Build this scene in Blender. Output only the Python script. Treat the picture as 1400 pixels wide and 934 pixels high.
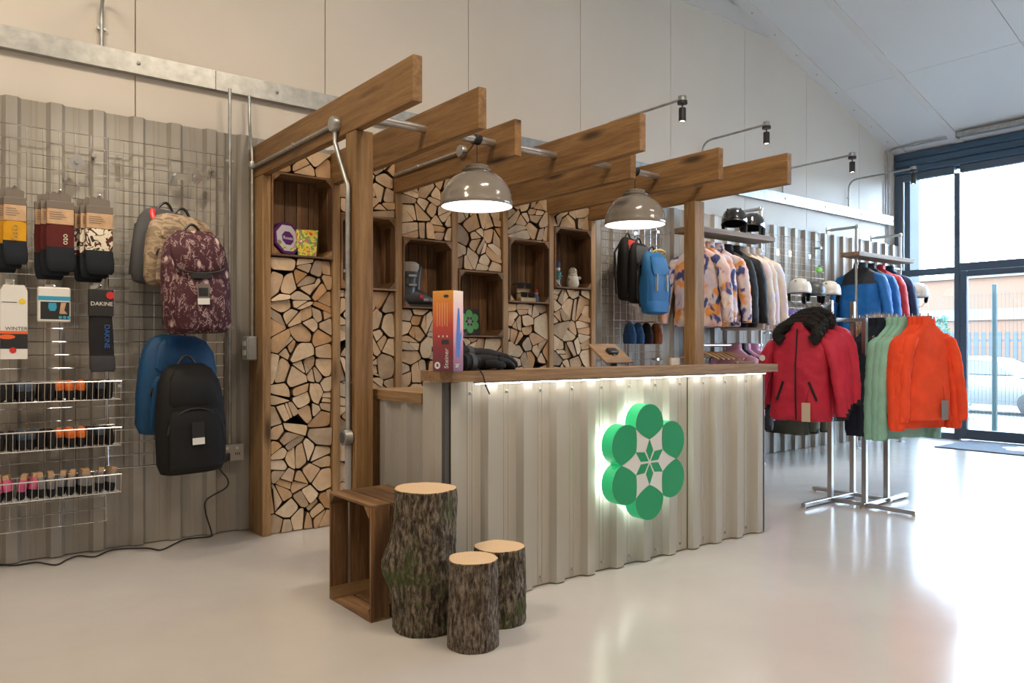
import bpy, bmesh, math, random
from mathutils import Vector, Matrix, noise
random.seed(7)
for o in list(bpy.data.objects): bpy.data.objects.remove(o)
SC = bpy.context.scene
COL = SC.collection
PI = math.pi

# ------------------------------------------------------------------ camera
F, U0, V0, H = 1055.0, 700.0, 475.0, 1.15          # focal length / horizon in a 1400x934 frame, eye height in metres
TH = math.atan2(825, 1055); SN, CS = math.sin(TH), math.cos(TH)
cam = bpy.data.cameras.new('camera'); cam.sensor_width = 36; cam.lens = F / 1400 * 36
cam.shift_y = 8 / 1400; cam.clip_start = .05; cam.clip_end = 300
co = bpy.data.objects.new('camera', cam); COL.objects.link(co)
co.location = (0, 0, H); co.rotation_euler = (PI / 2, 0, -TH)
SC.camera = co
def ray(u, v):
    a = (u - U0) / F
    return SN + a * CS, CS - a * SN, (V0 - v) / F
def onY(u, v, Y):                                   # a photo pixel met with the plane y = Y
    r = ray(u, v); t = Y / r[1]; return Vector((t * r[0], Y, H + t * r[2]))
def onX(u, v, X):
    r = ray(u, v); t = X / r[0]; return Vector((X, t * r[1], H + t * r[2]))
def onZ(u, v, Z):
    r = ray(u, v); t = (Z - H) / r[2]; return Vector((t * r[0], t * r[1], Z))

# ------------------------------------------------------------------ sky, lights, exposure
w = bpy.data.worlds.new('overcast_sky'); SC.world = w; w.use_nodes = True
w.node_tree.nodes['Background'].inputs[0].default_value = (.62, .80, 1.0, 1)
w.node_tree.nodes['Background'].inputs[1].default_value = 24.0
def area(name, loc, sx, sy, power, col, rot=(0, 0, 0)):
    l = bpy.data.lights.new(name, 'AREA'); l.shape = 'RECTANGLE'; l.size = sx; l.size_y = sy; l.energy = power; l.color = col
    o = bpy.data.objects.new(name, l); COL.objects.link(o); o.location = loc; o.rotation_euler = rot; return o
WARM = (1.0, .81, .60)
area('ceiling_led_light', (-.6, 2.6, 4.3), 1.3, .35, 85, WARM)
area('ceiling_led_light', (2.4, 1.0, 4.9), 1.3, .35, 110, WARM)
area('ceiling_led_light', (-1.8, -.8, 4.2), 1.3, .35, 34, WARM)
area('ceiling_led_light', (2.2, -2.6, 4.9), 1.3, .35, 60, WARM)
area('ceiling_led_light', (5.6, .0, 4.4), 1.3, .35, 30, (1, .93, .84))
SC.view_settings.view_transform = 'Standard'; SC.view_settings.look = 'None'
SC.view_settings.gamma = 1; SC.view_settings.use_curve_mapping = False
SC.view_settings.exposure = 0.0

# ------------------------------------------------------------------ mesh builder
class MB:
    def __init__(s): s.v = []; s.f = []; s.m = []; s.mi = 0
    def add(s, vs, fs):
        b = len(s.v); s.v += [tuple(p) for p in vs]
        for f in fs: s.f.append([b + i for i in f]); s.m.append(s.mi)
        return s
    def box(s, x0, x1, y0, y1, z0, z1):
        vs = [(x, y, z) for z in (z0, z1) for y in (y0, y1) for x in (x0, x1)]
        return s.add(vs, [(0, 2, 3, 1), (4, 5, 7, 6), (0, 1, 5, 4), (2, 6, 7, 3), (0, 4, 6, 2), (1, 3, 7, 5)])
    def bev(s, x0, x1, y0, y1, z0, z1, b=.004):          # box with chamfered edges
        cx, cy, cz = (x0 + x1) / 2, (y0 + y1) / 2, (z0 + z1) / 2
        hx, hy, hz = (x1 - x0) / 2, (y1 - y0) / 2, (z1 - z0) / 2
        b = min(b, hx * .49, hy * .49, hz * .49)
        bm = bmesh.new(); bmesh.ops.create_cube(bm, size=1)
        for v in bm.verts: v.co = Vector((cx + v.co.x * 2 * hx, cy + v.co.y * 2 * hy, cz + v.co.z * 2 * hz))
        bmesh.ops.bevel(bm, geom=bm.edges[:], offset=b, segments=1, affect='EDGES', profile=.5)
        s.bm(bm); return s
    def bm(s, bm):
        bm.verts.index_update()
        s.add([v.co[:] for v in bm.verts], [[v.index for v in f.verts] for f in bm.faces]); bm.free(); return s
    def prism(s, pts, z0, z1, axis='z'):                # polygon (a,b) extruded along axis
        n = len(pts)
        def P(a, b, c):
            return {'z': (a, b, c), 'y': (a, c, b), 'x': (c, a, b)}[axis]
        vs = [P(a, b, z0) for a, b in pts] + [P(a, b, z1) for a, b in pts]
        fs = [list(range(n))[::-1], list(range(n, 2 * n))] + [(i, (i + 1) % n, n + (i + 1) % n, n + i) for i in range(n)]
        if axis == 'y': fs = [f[::-1] for f in map(list, fs)]
        return s.add(vs, fs)
    def tube(s, path, r, n=8, caps=True, flat=1.0, fold=0, seed=0):
        path = [Vector(p) for p in path]; m = len(path)
        rr = r if isinstance(r, (list, tuple)) else [r] * m
        t0 = (path[1] - path[0]).normalized()
        up = Vector((0, 0, 1)) if abs(t0.z) < .9 else Vector((0, 1, 0))
        a = t0.cross(up).normalized(); vs = []; fs = []
        for i, p in enumerate(path):
            t = ((path[min(i + 1, m - 1)] - p).normalized() + (p - path[max(i - 1, 0)]).normalized())
            if t.length < 1e-6: t = t0
            t.normalize(); a = (a - t * a.dot(t)).normalized(); b = t.cross(a)
            for k in range(n):
                q = 2 * PI * k / n; rad = rr[i]
                if fold: rad *= 1 + fold * noise.noise(Vector((math.cos(q) * 1.5, math.sin(q) * 1.5, i * .9 + seed * 7.3)))
                vs.append(p + a * math.cos(q) * rad + b * math.sin(q) * rad * flat)
        for i in range(m - 1):
            for k in range(n): fs.append((i * n + k, i * n + (k + 1) % n, (i + 1) * n + (k + 1) % n, (i + 1) * n + k))
        if caps: fs += [list(range(n))[::-1], list(range((m - 1) * n, m * n))]
        return s.add(vs, fs)
    def lathe(s, prof, n=32, c=(0, 0, 0), caps=False, fn=None):   # prof (r,z)
        vs = []; fs = []; m = len(prof)
        for j, (r, z) in enumerate(prof):
            for k in range(n):
                q = 2 * PI * k / n; rr, zz = (r, z) if not fn else fn(r, z, q, j)
                vs.append((c[0] + rr * math.cos(q), c[1] + rr * math.sin(q), c[2] + zz))
        for j in range(m - 1):
            for k in range(n): fs.append((j * n + k, j * n + (k + 1) % n, (j + 1) * n + (k + 1) % n, (j + 1) * n + k))
        if caps: fs += [list(range(n))[::-1], list(range((m - 1) * n, m * n))]
        return s.add(vs, fs)
    def loft(s, rings, n=28, e=2.6, fold=0, seed=0, caps=True):    # rings (z, a, b, cx, cy): superellipse sections
        vs = []; fs = []; m = len(rings)
        for j, R in enumerate(rings):
            z, a, b = R[:3]; cx, cy = (R[3], R[4]) if len(R) > 3 else (0, 0)
            for k in range(n):
                q = 2 * PI * k / n; c_, s_ = math.cos(q), math.sin(q)
                x = abs(c_) ** (2 / e) * (1 if c_ > 0 else -1); y = abs(s_) ** (2 / e) * (1 if s_ > 0 else -1)
                g = 1 + (fold * noise.noise(Vector((c_ * 2.2, s_ * 2.2, z * 5 + seed * 3.1))) if fold else 0)
                vs.append((cx + x * a * (1 + (g - 1) * .35), cy + y * b * g, z))
        for j in range(m - 1):
            for k in range(n): fs.append((j * n + k, j * n + (k + 1) % n, (j + 1) * n + (k + 1) % n, (j + 1) * n + k))
        if caps: fs += [list(range(n))[::-1], list(range((m - 1) * n, m * n))]
        return s.add(vs, fs)
    def ball(s, c, r, n=12, sc=(1, 1, 1)):
        pr = [(max(.0005, math.sin(PI * i / n)) * r, -math.cos(PI * i / n) * r) for i in range(n + 1)]
        b = len(s.v); s.lathe(pr, n * 2, (0, 0, 0), caps=True)
        for i in range(b, len(s.v)):
            p = s.v[i]; s.v[i] = (c[0] + p[0] * sc[0], c[1] + p[1] * sc[1], c[2] + p[2] * sc[2])
        return s
    def xf(s, M):
        s.v = [tuple(M @ Vector(p)) for p in s.v]; return s
    def mesh(s, name, mats, smooth=False):
        me = bpy.data.meshes.new(name); me.from_pydata(s.v, [], s.f); 
        for m in (mats if isinstance(mats, (list, tuple)) else [mats]): me.materials.append(m)
        if any(s.m): me.polygons.foreach_set('material_index', s.m)
        bm = bmesh.new(); bm.from_mesh(me); bmesh.ops.recalc_face_normals(bm, faces=bm.faces[:]); bm.to_mesh(me); bm.free()
        if smooth:
            me.polygons.foreach_set('use_smooth', [True] * len(me.polygons))
            me.set_sharp_from_angle(angle=math.radians(smooth if smooth is not True else 40))
        me.update(); return me
def link(name, me, parent=None, loc=None, rot=None):
    o = bpy.data.objects.new(name, me); COL.objects.link(o)
    if parent: o.parent = parent
    if loc is not None: o.location = loc
    if rot is not None: o.rotation_euler = rot
    return o
def obj(name, mb, mats, parent=None, smooth=False, loc=None, rot=None):
    return link(name, mb.mesh(name, mats, smooth), parent, loc, rot)
def tag(o, label, cat, group=None):
    o['label'] = label; o['category'] = cat
    if group: o['group'] = group
    return o
def thing(name, label, cat, loc=(0, 0, 0), rot=(0, 0, 0), group=None):
    o = bpy.data.objects.new(name, None); COL.objects.link(o); o.location = loc
    o.rotation_euler = rot if isinstance(rot, (tuple, list)) else (0, 0, rot); o.empty_display_size = .1
    return tag(o, label, cat, group)
def struct(o): o['kind'] = 'structure'; return o
def dup(root, loc, rot=None, label=None, group=None):
    kids = {}
    for o in COL.objects:
        if o.parent: kids.setdefault(o.parent.name, []).append(o)
    def cp(o, par):
        c = o.copy(); COL.objects.link(c); c.parent = par
        for k in kids.get(o.name, []): cp(k, c)
        return c
    r = cp(root, None); r.location = loc
    if rot is not None: r.rotation_euler = rot if isinstance(rot, (tuple, list)) else (0, 0, rot)
    if label: r['label'] = label
    if group: r['group'] = group
    return r
def text(name, s, size, mat, parent, loc, rot, depth=.0006, align='CENTER', sx=1.0):
    cu = bpy.data.curves.new(name, 'FONT'); cu.body = s; cu.size = size; cu.extrude = depth; cu.align_x = align; cu.align_y = 'CENTER'; cu.resolution_u = 3
    t = bpy.data.objects.new(name + '_tmp', cu); COL.objects.link(t)
    me = bpy.data.meshes.new_from_object(t); bpy.data.objects.remove(t); bpy.data.curves.remove(cu)
    me.materials.clear(); me.materials.append(mat)
    o = link(name, me, parent, loc, rot); o.scale.x = sx; return o
ORD = ['first', 'second', 'third', 'fourth', 'fifth', 'sixth', 'seventh', 'eighth', 'ninth', 'tenth', 'eleventh', 'twelfth', 'thirteenth', 'fourteenth', 'fifteenth', 'sixteenth']

# ------------------------------------------------------------------ materials
def newmat(name):
    m = bpy.data.materials.new(name); m.use_nodes = True
    nt = m.node_tree; return m, nt, nt.nodes['Principled BSDF']
def c4(c): return (c[0], c[1], c[2], 1)
def coords(nt, scale=(1, 1, 1), rnd=True):
    tc = nt.nodes.new('ShaderNodeTexCoord'); mp = nt.nodes.new('ShaderNodeMapping'); mp.inputs['Scale'].default_value = scale
    nt.links.new(tc.outputs['Object'], mp.inputs['Vector'])
    if rnd:
        oi = nt.nodes.new('ShaderNodeObjectInfo'); mu = nt.nodes.new('ShaderNodeMath'); mu.operation = 'MULTIPLY'; mu.inputs[1].default_value = 37
        nt.links.new(oi.outputs['Random'], mu.inputs[0]); nt.links.new(mu.outputs[0], mp.inputs['Location'])
    return mp.outputs['Vector']
def noi(nt, vec, scale, detail=3, rough=.5, dist=0):
    n = nt.nodes.new('ShaderNodeTexNoise'); n.inputs['Scale'].default_value = scale; n.inputs['Detail'].default_value = detail
    n.inputs['Roughness'].default_value = rough; n.inputs['Distortion'].default_value = dist; nt.links.new(vec, n.inputs['Vector']); return n.outputs['Fac']
def ramp(nt, fac, stops, const=False):
    r = nt.nodes.new('ShaderNodeValToRGB'); el = r.color_ramp.elements
    if const: r.color_ramp.interpolation = 'CONSTANT'
    while len(el) < len(stops): el.new(.5)
    for e, (p, c) in zip(el, stops): e.position = p; e.color = c4(c)
    nt.links.new(fac, r.inputs['Fac']); return r.outputs['Color']
def bump(nt, b, h, strength=.3, dist=.01):
    n = nt.nodes.new('ShaderNodeBump'); n.inputs['Strength'].default_value = strength; n.inputs['Distance'].default_value = dist
    nt.links.new(h, n.inputs['Height']); nt.links.new(n.outputs['Normal'], b.inputs['Normal'])
def mixc(nt, fac, a, b, mode='MIX'):
    m = nt.nodes.new('ShaderNodeMix'); m.data_type = 'RGBA'; m.blend_type = mode
    for sock, val in ((0, fac), (6, a), (7, b)):
        if hasattr(val, 'links') or hasattr(val, 'is_linked'): nt.links.new(val, m.inputs[sock])
        else: m.inputs[sock].default_value = val if sock == 0 else c4(val)
    return m.outputs[2]
def plain(name, col, rough=.5, metal=0, var=.0, scale=6, stretch=(1, 1, 1), bmp=0, bscale=60, coat=0, spec=.5, emit=None):
    m, nt, b = newmat(name)
    b.inputs['Base Color'].default_value = c4(col); b.inputs['Roughness'].default_value = rough; b.inputs['Metallic'].default_value = metal
    b.inputs['Specular IOR Level'].default_value = spec; b.inputs['Coat Weight'].default_value = coat
    v = coords(nt, stretch)
    if var:
        f = noi(nt, v, scale, 4)
        nt.links.new(ramp(nt, f, [(.3, [c * (1 - var) for c in col]), (.7, [min(1, c * (1 + var)) for c in col])]), b.inputs['Base Color'])
    if bmp: bump(nt, b, noi(nt, v, bscale, 3), bmp)
    if emit: b.inputs['Emission Color'].default_value = c4(emit[0]); b.inputs['Emission Strength'].default_value = emit[1]
    return m
def wood(name, dark, mid, light, axis='y', rough=.6, knots=True, rings=14, vary=.86):
    m, nt, b = newmat(name)
    sc = {'x': (.9, rings, rings), 'y': (rings, .9, rings), 'z': (rings, rings, .9)}[axis]
    v = coords(nt, sc)
    f = noi(nt, v, 1.6, 6, .62, .6)
    c = ramp(nt, f, [(.28, dark), (.5, mid), (.74, light)])
    if knots:
        k = {'x': (2.2, 9, 9), 'y': (9, 2.2, 9), 'z': (9, 9, 2.2)}[axis]
        vv = coords(nt, k); vo = nt.nodes.new('ShaderNodeTexVoronoi'); vo.inputs['Scale'].default_value = .55; nt.links.new(vv, vo.inputs['Vector'])
        kf = ramp(nt, vo.outputs['Distance'], [(.05, (0, 0, 0)), (.16, (1, 1, 1))])
        c = mixc(nt, kf, [x * .35 for x in dark], c)
    oi = nt.nodes.new('ShaderNodeObjectInfo'); ff = noi(nt, v, 7, 5, .75)
    c = mixc(nt, 1.0, c, ramp(nt, oi.outputs['Random'], [(0, (vary, vary, vary)), (1, (1, 1, 1))]), 'MULTIPLY')
    c = mixc(nt, 1.0, c, ramp(nt, ff, [(.35, (.72, .70, .68)), (.6, (1, 1, 1))]), 'MULTIPLY')
    nt.links.new(c, b.inputs['Base Color']); b.inputs['Roughness'].default_value = rough
    bump(nt, b, noi(nt, v, 3, 5, .7), .3, .008)
    return m
def pattern(name, stops, scale=9, rough=.75, const=False, stretch=(1, 1, 1), detail=2, dist=.8, bmp=.15):
    m, nt, b = newmat(name); v = coords(nt, stretch)
    nt.links.new(ramp(nt, noi(nt, v, scale, detail, .55, dist), stops, const), b.inputs['Base Color']); b.inputs['Roughness'].default_value = rough
    bump(nt, b, noi(nt, v, scale * 3, 3), bmp); return m
def emis(name, col, st):
    m, nt, b = newmat(name); e = nt.nodes.new('ShaderNodeEmission'); e.inputs[0].default_value = c4(col); e.inputs[1].default_value = st
    nt.links.new(e.outputs[0], nt.nodes['Material Output'].inputs[0]); return m
def fabric(name, col, rough=.85, var=.12, bmp=.25, bscale=14):
    m, nt, b = newmat(name); v = coords(nt)
    b.inputs['Roughness'].default_value = rough; b.inputs['Specular IOR Level'].default_value = .3
    f = noi(nt, v, 7, 3)
    nt.links.new(ramp(nt, f, [(.3, [c * (1 - var) for c in col]), (.7, [min(1, c * (1 + var)) for c in col])]), b.inputs['Base Color'])
    bump(nt, b, noi(nt, v, bscale, 4, .6), bmp, .012); return m

# painted concrete floor
mFloor, nt, b = newmat('painted_concrete_floor'); v = coords(nt, rnd=False)
f1 = noi(nt, v, .7, 5, .6); f2 = noi(nt, v, 9, 4, .7); f3 = noi(nt, v, 45, 2)
c = ramp(nt, f1, [(.3, (.47, .45, .43)), (.7, (.56, .535, .505))])
c = mixc(nt, ramp(nt, f3, [(.70, (0, 0, 0)), (.76, (.5, .5, .5))]), c, (.50, .45, .41))
nt.links.new(c, b.inputs['Base Color'])
r = nt.nodes.new('ShaderNodeMapRange'); r.inputs['To Min'].default_value = .11; r.inputs['To Max'].default_value = .26; nt.links.new(f2, r.inputs['Value']); nt.links.new(r.outputs[0], b.inputs['Roughness'])
b.inputs['Specular IOR Level'].default_value = .6
bump(nt, b, noi(nt, v, 5, 4, .6), .035, .02)
mWall = plain('cream_composite_panel', (.77, .72, .645), .55, var=.03, scale=1.2)
mTrimW = plain('white_steel_flashing', (.74, .74, .73), .45)
mCeil = plain('white_roof_panel', (.76, .78, .79), .5, var=.02, scale=1)
mClad = plain('goosewing_grey_cladding', (.35, .327, .287), .38, var=.02, scale=2.5, stretch=(12, 12, .5))
mCladC = plain('counter_grey_cladding', (.43, .405, .352), .36, var=.015, scale=2.5, stretch=(12, 12, .5))
mGalv = plain('galvanised_steel', (.43, .44, .43), .4, .85, var=.18, scale=18)
mChrome = plain('chrome_wire', (.72, .72, .72), .18, 1)
mDark = plain('dark_steel_trim', (.10, .105, .11), .45, .3)
mFrame = plain('blue_grey_window_frame', (.075, .115, .165), .4)
mHead = plain('blue_shutter_box', (.05, .105, .18), .42, var=.1, scale=2, stretch=(1, .3, 14))
mBeamY = wood('stained_joist', (.17, .085, .027), (.30, .162, .058), (.42, .24, .095), 'y')
mBeamZ = wood('stained_post', (.165, .086, .03), (.285, .158, .06), (.40, .235, .10), 'z')
mUpZ = wood('honey_pine_upright', (.24, .132, .05), (.38, .22, .09), (.48, .30, .135), 'z')
mTopX = wood('oiled_worktop', (.20, .115, .05), (.33, .195, .09), (.44, .275, .14), 'x')
mTopY = wood('oiled_worktop_return', (.22, .125, .055), (.35, .21, .095), (.46, .29, .15), 'y')
mShelfX = wood('grey_brown_plank', (.13, .085, .055), (.22, .145, .095), (.30, .21, .145), 'x')
mCrZ = wood('crate_plank_upright', (0.119, 0.055, 0.022), (0.231, 0.116, 0.048), (0.476, 0.277, 0.138), 'z', vary=.45)
mCrX = wood('crate_plank_cross', (0.140, 0.066, 0.026), (0.266, 0.139, 0.060), (0.504, 0.297, 0.150), 'x', vary=.45)
mCrY = wood('crate_plank_end', (0.119, 0.059, 0.024), (0.315, 0.166, 0.055), (0.476, 0.277, 0.144), 'y', vary=.45)
mGapShade = plain('log_gap_shade', (.022, .014, .009), .9)  # near-black brown standing in for the shade between logs
mLogBark = plain('log_bark', (.06, .035, .02), .9, var=.4, scale=20, bmp=.5)
mLog, nt, b = newmat('split_log_end'); v = coords(nt)
oi = nt.nodes.new('ShaderNodeObjectInfo')
base = ramp(nt, oi.outputs['Random'], [(0, (.52, .33, .18)), (.2, (.64, .46, .30)), (.4, (.72, .56, .38)), (.52, (.40, .29, .20)), (.66, (.74, .60, .44)), (.8, (.50, .28, .12)), (.9, (.66, .50, .34)), (1, (.33, .24, .17))])
g = ramp(nt, noi(nt, v, 12, 5, .65, .5), [(.3, (.72, .70, .67)), (.7, (1.0, 1.0, 1.0))])
c = mixc(nt, 1.0, base, g, 'MULTIPLY')
c = mixc(nt, ramp(nt, noi(nt, v, 4, 2), [(.66, (0, 0, 0)), (.78, (.55, .55, .55))]), c, (.33, .17, .065))
nt.links.new(c, b.inputs['Base Color']); b.inputs['Roughness'].default_value = .85; bump(nt, b, noi(nt, v, 40, 4, .7), .4, .006)
# stump bark
mBark, nt, b = newmat('rough_mossy_bark'); v = coords(nt, (1, 1, .33)); v2 = coords(nt)
fa = noi(nt, v, 70, 6, .7, .4); fb = noi(nt, v2, 7, 4, .6)
c = ramp(nt, fa, [(.36, (.012, .009, .006)), (.48, (.075, .055, .036)), (.62, (.30, .245, .18))])
c = mixc(nt, ramp(nt, fb, [(.52, (0, 0, 0)), (.62, (.7, .7, .7))]), c, (.06, .085, .018))
c = mixc(nt, ramp(nt, noi(nt, v2, 24, 3), [(.66, (0, 0, 0)), (.74, (.7, .7, .7))]), c, (.30, .27, .22))
nt.links.new(c, b.inputs['Base Color']); b.inputs['Roughness'].default_value = .95; bump(nt, b, fa, 1.0, .02)
mBark2, nt, b = newmat('fissured_grey_bark'); v = coords(nt, (1, 1, .28)); v2 = coords(nt)
fa = noi(nt, v, 85, 6, .75, .3)
c = ramp(nt, fa, [(.38, (.012, .009, .007)), (.48, (.12, .09, .064)), (.62, (.36, .295, .23))])
c = mixc(nt, ramp(nt, noi(nt, v2, 6, 4, .6), [(.5, (0, 0, 0)), (.72, (.6, .6, .6))]), c, (.10, .065, .035))
nt.links.new(c, b.inputs['Base Color']); b.inputs['Roughness'].default_value = .95; bump(nt, b, fa, 1.0, .02)
mCut, nt, b = newmat('sawn_log_top'); v = coords(nt, (1, 1, 1), False)
wv = nt.nodes.new('ShaderNodeTexWave'); wv.wave_type = 'RINGS'; wv.rings_direction = 'Z'; wv.inputs['Scale'].default_value = 34; wv.inputs['Distortion'].default_value = 3; wv.inputs['Detail'].default_value = 3
nt.links.new(v, wv.inputs['Vector'])
c = ramp(nt, wv.outputs['Fac'], [(0, (.52, .36, .21)), (1, (.66, .49, .32))])
c = mixc(nt, ramp(nt, noi(nt, v, 9, 4), [(.45, (0, 0, 0)), (.7, (.35, .35, .35))]), c, (.60, .38, .19))
nt.links.new(c, b.inputs['Base Color']); b.inputs['Roughness'].default_value = .8
mGlass, nt, b = newmat('window_glass')
tr = nt.nodes.new('ShaderNodeBsdfTransparent'); tr.inputs[0].default_value = (.95, .97, .98, 1); gl = nt.nodes.new('ShaderNodeBsdfGlossy'); gl.inputs['Roughness'].default_value = .02
fr = nt.nodes.new('ShaderNodeFresnel'); fr.inputs[0].default_value = 1.3; mx = nt.nodes.new('ShaderNodeMixShader')
nt.links.new(fr.outputs[0], mx.inputs[0]); nt.links.new(tr.outputs[0], mx.inputs[1]); nt.links.new(gl.outputs[0], mx.inputs[2]); nt.links.new(mx.outputs[0], nt.nodes['Material Output'].inputs[0])
mShade = plain('taupe_enamel_lampshade', (.25, .225, .195), .16, coat=.6)
mShadeIn = plain('white_enamel_inside', (.85, .85, .84), .4)
mBulb = emis('lamp_bulb_glow', (1, .95, .88), 26)
mDiff = emis('lamp_diffuser_glow', (1, .97, .93), 3.2)
mLed = emis('led_strip_glow', (1, .94, .84), 24)
mHalo = emis('sign_halo_glow', (.90, 1, .95), 9)
mSpotGlow = emis('spot_lens_glow', (1, .93, .82), 16)
mBlack = plain('black_plastic', (.018, .018, .019), .45)
mGreen = plain('green_acrylic', (.012, .31, .125), .32)
mGreenS = plain('green_acrylic_edge', (.02, .46, .18), .3, emit=((.03, .5, .2), .35))
mWhite = plain('white_acrylic', (.72, .70, .68), .35)
mPaper = plain('white_card', (.70, .69, .66), .6)
mKraft = plain('kraft_card', (.48, .31, .18), .7, var=.12, scale=30)
mGrey = plain('grey_plastic', (.33, .33, .33), .45)
mSteelB = plain('brushed_rack_steel', (.42, .42, .42), .3, .9)
mPipe = plain('galvanised_pipe', (.60, .61, .61), .3, .9, var=.1, scale=12)
mBirch = plain('pale_stand_wood', (.50, .36, .21), .6, var=.12, scale=18)
mHang = plain('varnished_hanger_wood', (.45, .26, .11), .4, var=.15, scale=10)

# ================================================================== THE SETTING
WX, WY = 10.35, 4.95                                  # window wall and back wall planes
def ceil_z(x): return 3.70 + .30 * ((WX - x) if x > 2.5 else (WX - 5 + x))
fl = MB(); fl.box(-5.4, WX + .06, -7.05, WY + .06, -.12, 0); struct(obj('floor', fl, mFloor))
wb = struct(bpy.data.objects.new('wall_back', None)); COL.objects.link(wb)
k = -5
while True:
    a = 1.053 + 1.193 * k; e = a + 1.193
    if a > WX: break
    a2, e2 = max(a, -5.4), min(e, WX + .06)
    if e2 > a2 + .02:
        pts = [(a2 + .003, 0), (e2 - .003, 0), (e2 - .003, ceil_z(e2) + .05)] + ([(2.5, ceil_z(2.5) + .05)] if a2 < 2.5 < e2 else []) + [(a2 + .003, ceil_z(a2) + .05)]
        obj('wall_panel', MB().prism(pts, WY, WY + .06, 'y'), mWall, wb)
    k += 1
obj('backing', MB().prism([(-5.4, 0), (WX + .06, 0), (WX + .06, 3.7), (2.5, 6.0), (-5.4, 3.7)], WY + .06, WY + .09, 'y'), mTrimW, wb)
struct(obj('wall_left', MB().box(-5.45, -5.35, -7.05, WY, 0, 3.72), mWall))
struct(obj('wall_front', MB().prism([(-5.4, 0), (WX, 0), (WX, 3.7), (2.5, 6.05), (-5.4, 3.65)], -7.1, -7.0, 'y'), mWall))
# ceiling panels: two slopes, split at the joints the photo shows
cl = struct(bpy.data.objects.new('ceiling', None)); COL.objects.link(cl)
def slope_quad(x0, x1, y0, y1, t=.08):
    m = MB(); z0, z1 = ceil_z(x0), ceil_z(x1)
    vs = [(x0, y0, z0), (x1, y0, z1), (x1, y1, z1), (x0, y1, z0)]
    return m.add(vs + [(a, b, c + t) for a, b, c in vs], [(0, 1, 2, 3), (7, 6, 5, 4), (0, 4, 5, 1), (1, 5, 6, 2), (2, 6, 7, 3), (3, 7, 4, 0)])
ys = [WY + .05, 4.13, 2.93, 1.73, .53, -.67, -1.87, -3.07, -4.27, -5.47, -7.05]
for (x0, x1) in ((8.72, WX + .06), (5.6, 8.72), (2.5, 5.6), (-.5, 2.5), (-5.4, -.5)):
    for a, b_ in zip(ys, ys[1:]):
        obj('ceiling_panel', slope_quad(x0 + .003, x1 - .003, b_ + .003, a - .003), mCeil, cl)
obj('backing', slope_quad(2.5, WX + .06, -7.05, WY + .05).xf(Matrix.Translation((0, 0, .085))), mTrimW, cl)
obj('backing', slope_quad(-5.4, 2.499, -7.05, WY + .05).xf(Matrix.Translation((0, 0, .085))), mTrimW, cl)
for i, y in enumerate((4.13, 1.73, -.67)):
    struct(obj('trim_%d' % (i + 1), slope_quad(2.6, WX - .05, y - .045, y + .045, -.018), mTrimW))
# white flashings: the eaves angle along the gable and the level band across it
t4 = struct(obj('trim_4', slope_quad(2.6, WX - .01, WY - .17, WY, -.012), mTrimW))
rv_me = MB().lathe([(.0005, -.022), (.009, -.02), (.009, -.012)], 8).mesh('rivet', mGalv, True)
for i in range(9): x = 6.6 + i * .42; link('rivet', rv_me, t4, (x, WY - .09, ceil_z(x)))
struct(obj('trim_5', MB().box(-5.3, 7.42, WY - .03, WY, 4.55, 4.73), mTrimW))

# corrugated cladding ------------------------------------------------
PITCH = .206
def clad(mb, x0, x1, z0, z1, ph, depth=.032, flip=1, t=.002):
    """trapezoidal sheet in plane y=0, ribs toward -y, a rib crest centred on every ph + n*PITCH"""
    pr = []
    k = math.floor((x0 - ph) / PITCH) - 1
    prof = [(-.045, 0), (-.026, -1), (.026, -1), (.045, 0), (.085, 0), (.0875, -.07), (.0925, -.07), (.095, 0), (.111, 0), (.1135, -.07), (.1185, -.07), (.121, 0)]
    while True:
        for dx, d in prof:
            x = ph + k * PITCH + dx; pr.append((x, d * depth))
        k += 1
        if ph + k * PITCH - .06 > x1: break
    out = []
    for (xa, ya), (xb, yb) in zip(pr, pr[1:]):
        if xb < x0 or xa > x1: continue
        if xa < x0: ya = ya + (yb - ya) * (x0 - xa) / (xb - xa); xa = x0
        if not out: out.append((xa, ya))
        if xb > x1: yb = ya + (yb - ya) * (x1 - xa) / (xb - xa); xb = x1
        out.append((xb, yb))
    n = len(out)
    vs = [(x, y, z0) for x, y in out] + [(x, y, z1) for x, y in out] + [(x, y + t, z0) for x, y in out] + [(x, y + t, z1) for x, y in out]
    fs = []
    for i in range(n - 1):
        fs += [(i, i + 1, n + i + 1, n + i), (2 * n + i, 3 * n + i, 3 * n + i + 1, 2 * n + i + 1), (n + i, n + i + 1, 3 * n + i + 1, 3 * n + i), (i, 2 * n + i, 2 * n + i + 1, i + 1)]
    fs += [(0, n, 3 * n, 2 * n), (n - 1, 3 * n - 1, 4 * n - 1, 2 * n - 1)]
    mb.add(vs, fs); return mb
CY = 4.885                                            # valley plane of the wall cladding
x = -1.53
while x < 10.28:
    x2 = min(x + PITCH * 5, 10.28)
    o = obj('cladding_sheet', clad(MB(), x, x2, .005, 2.485, .43).xf(Matrix.Translation((0, CY, 0))), mClad, wb); x = x2

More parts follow.
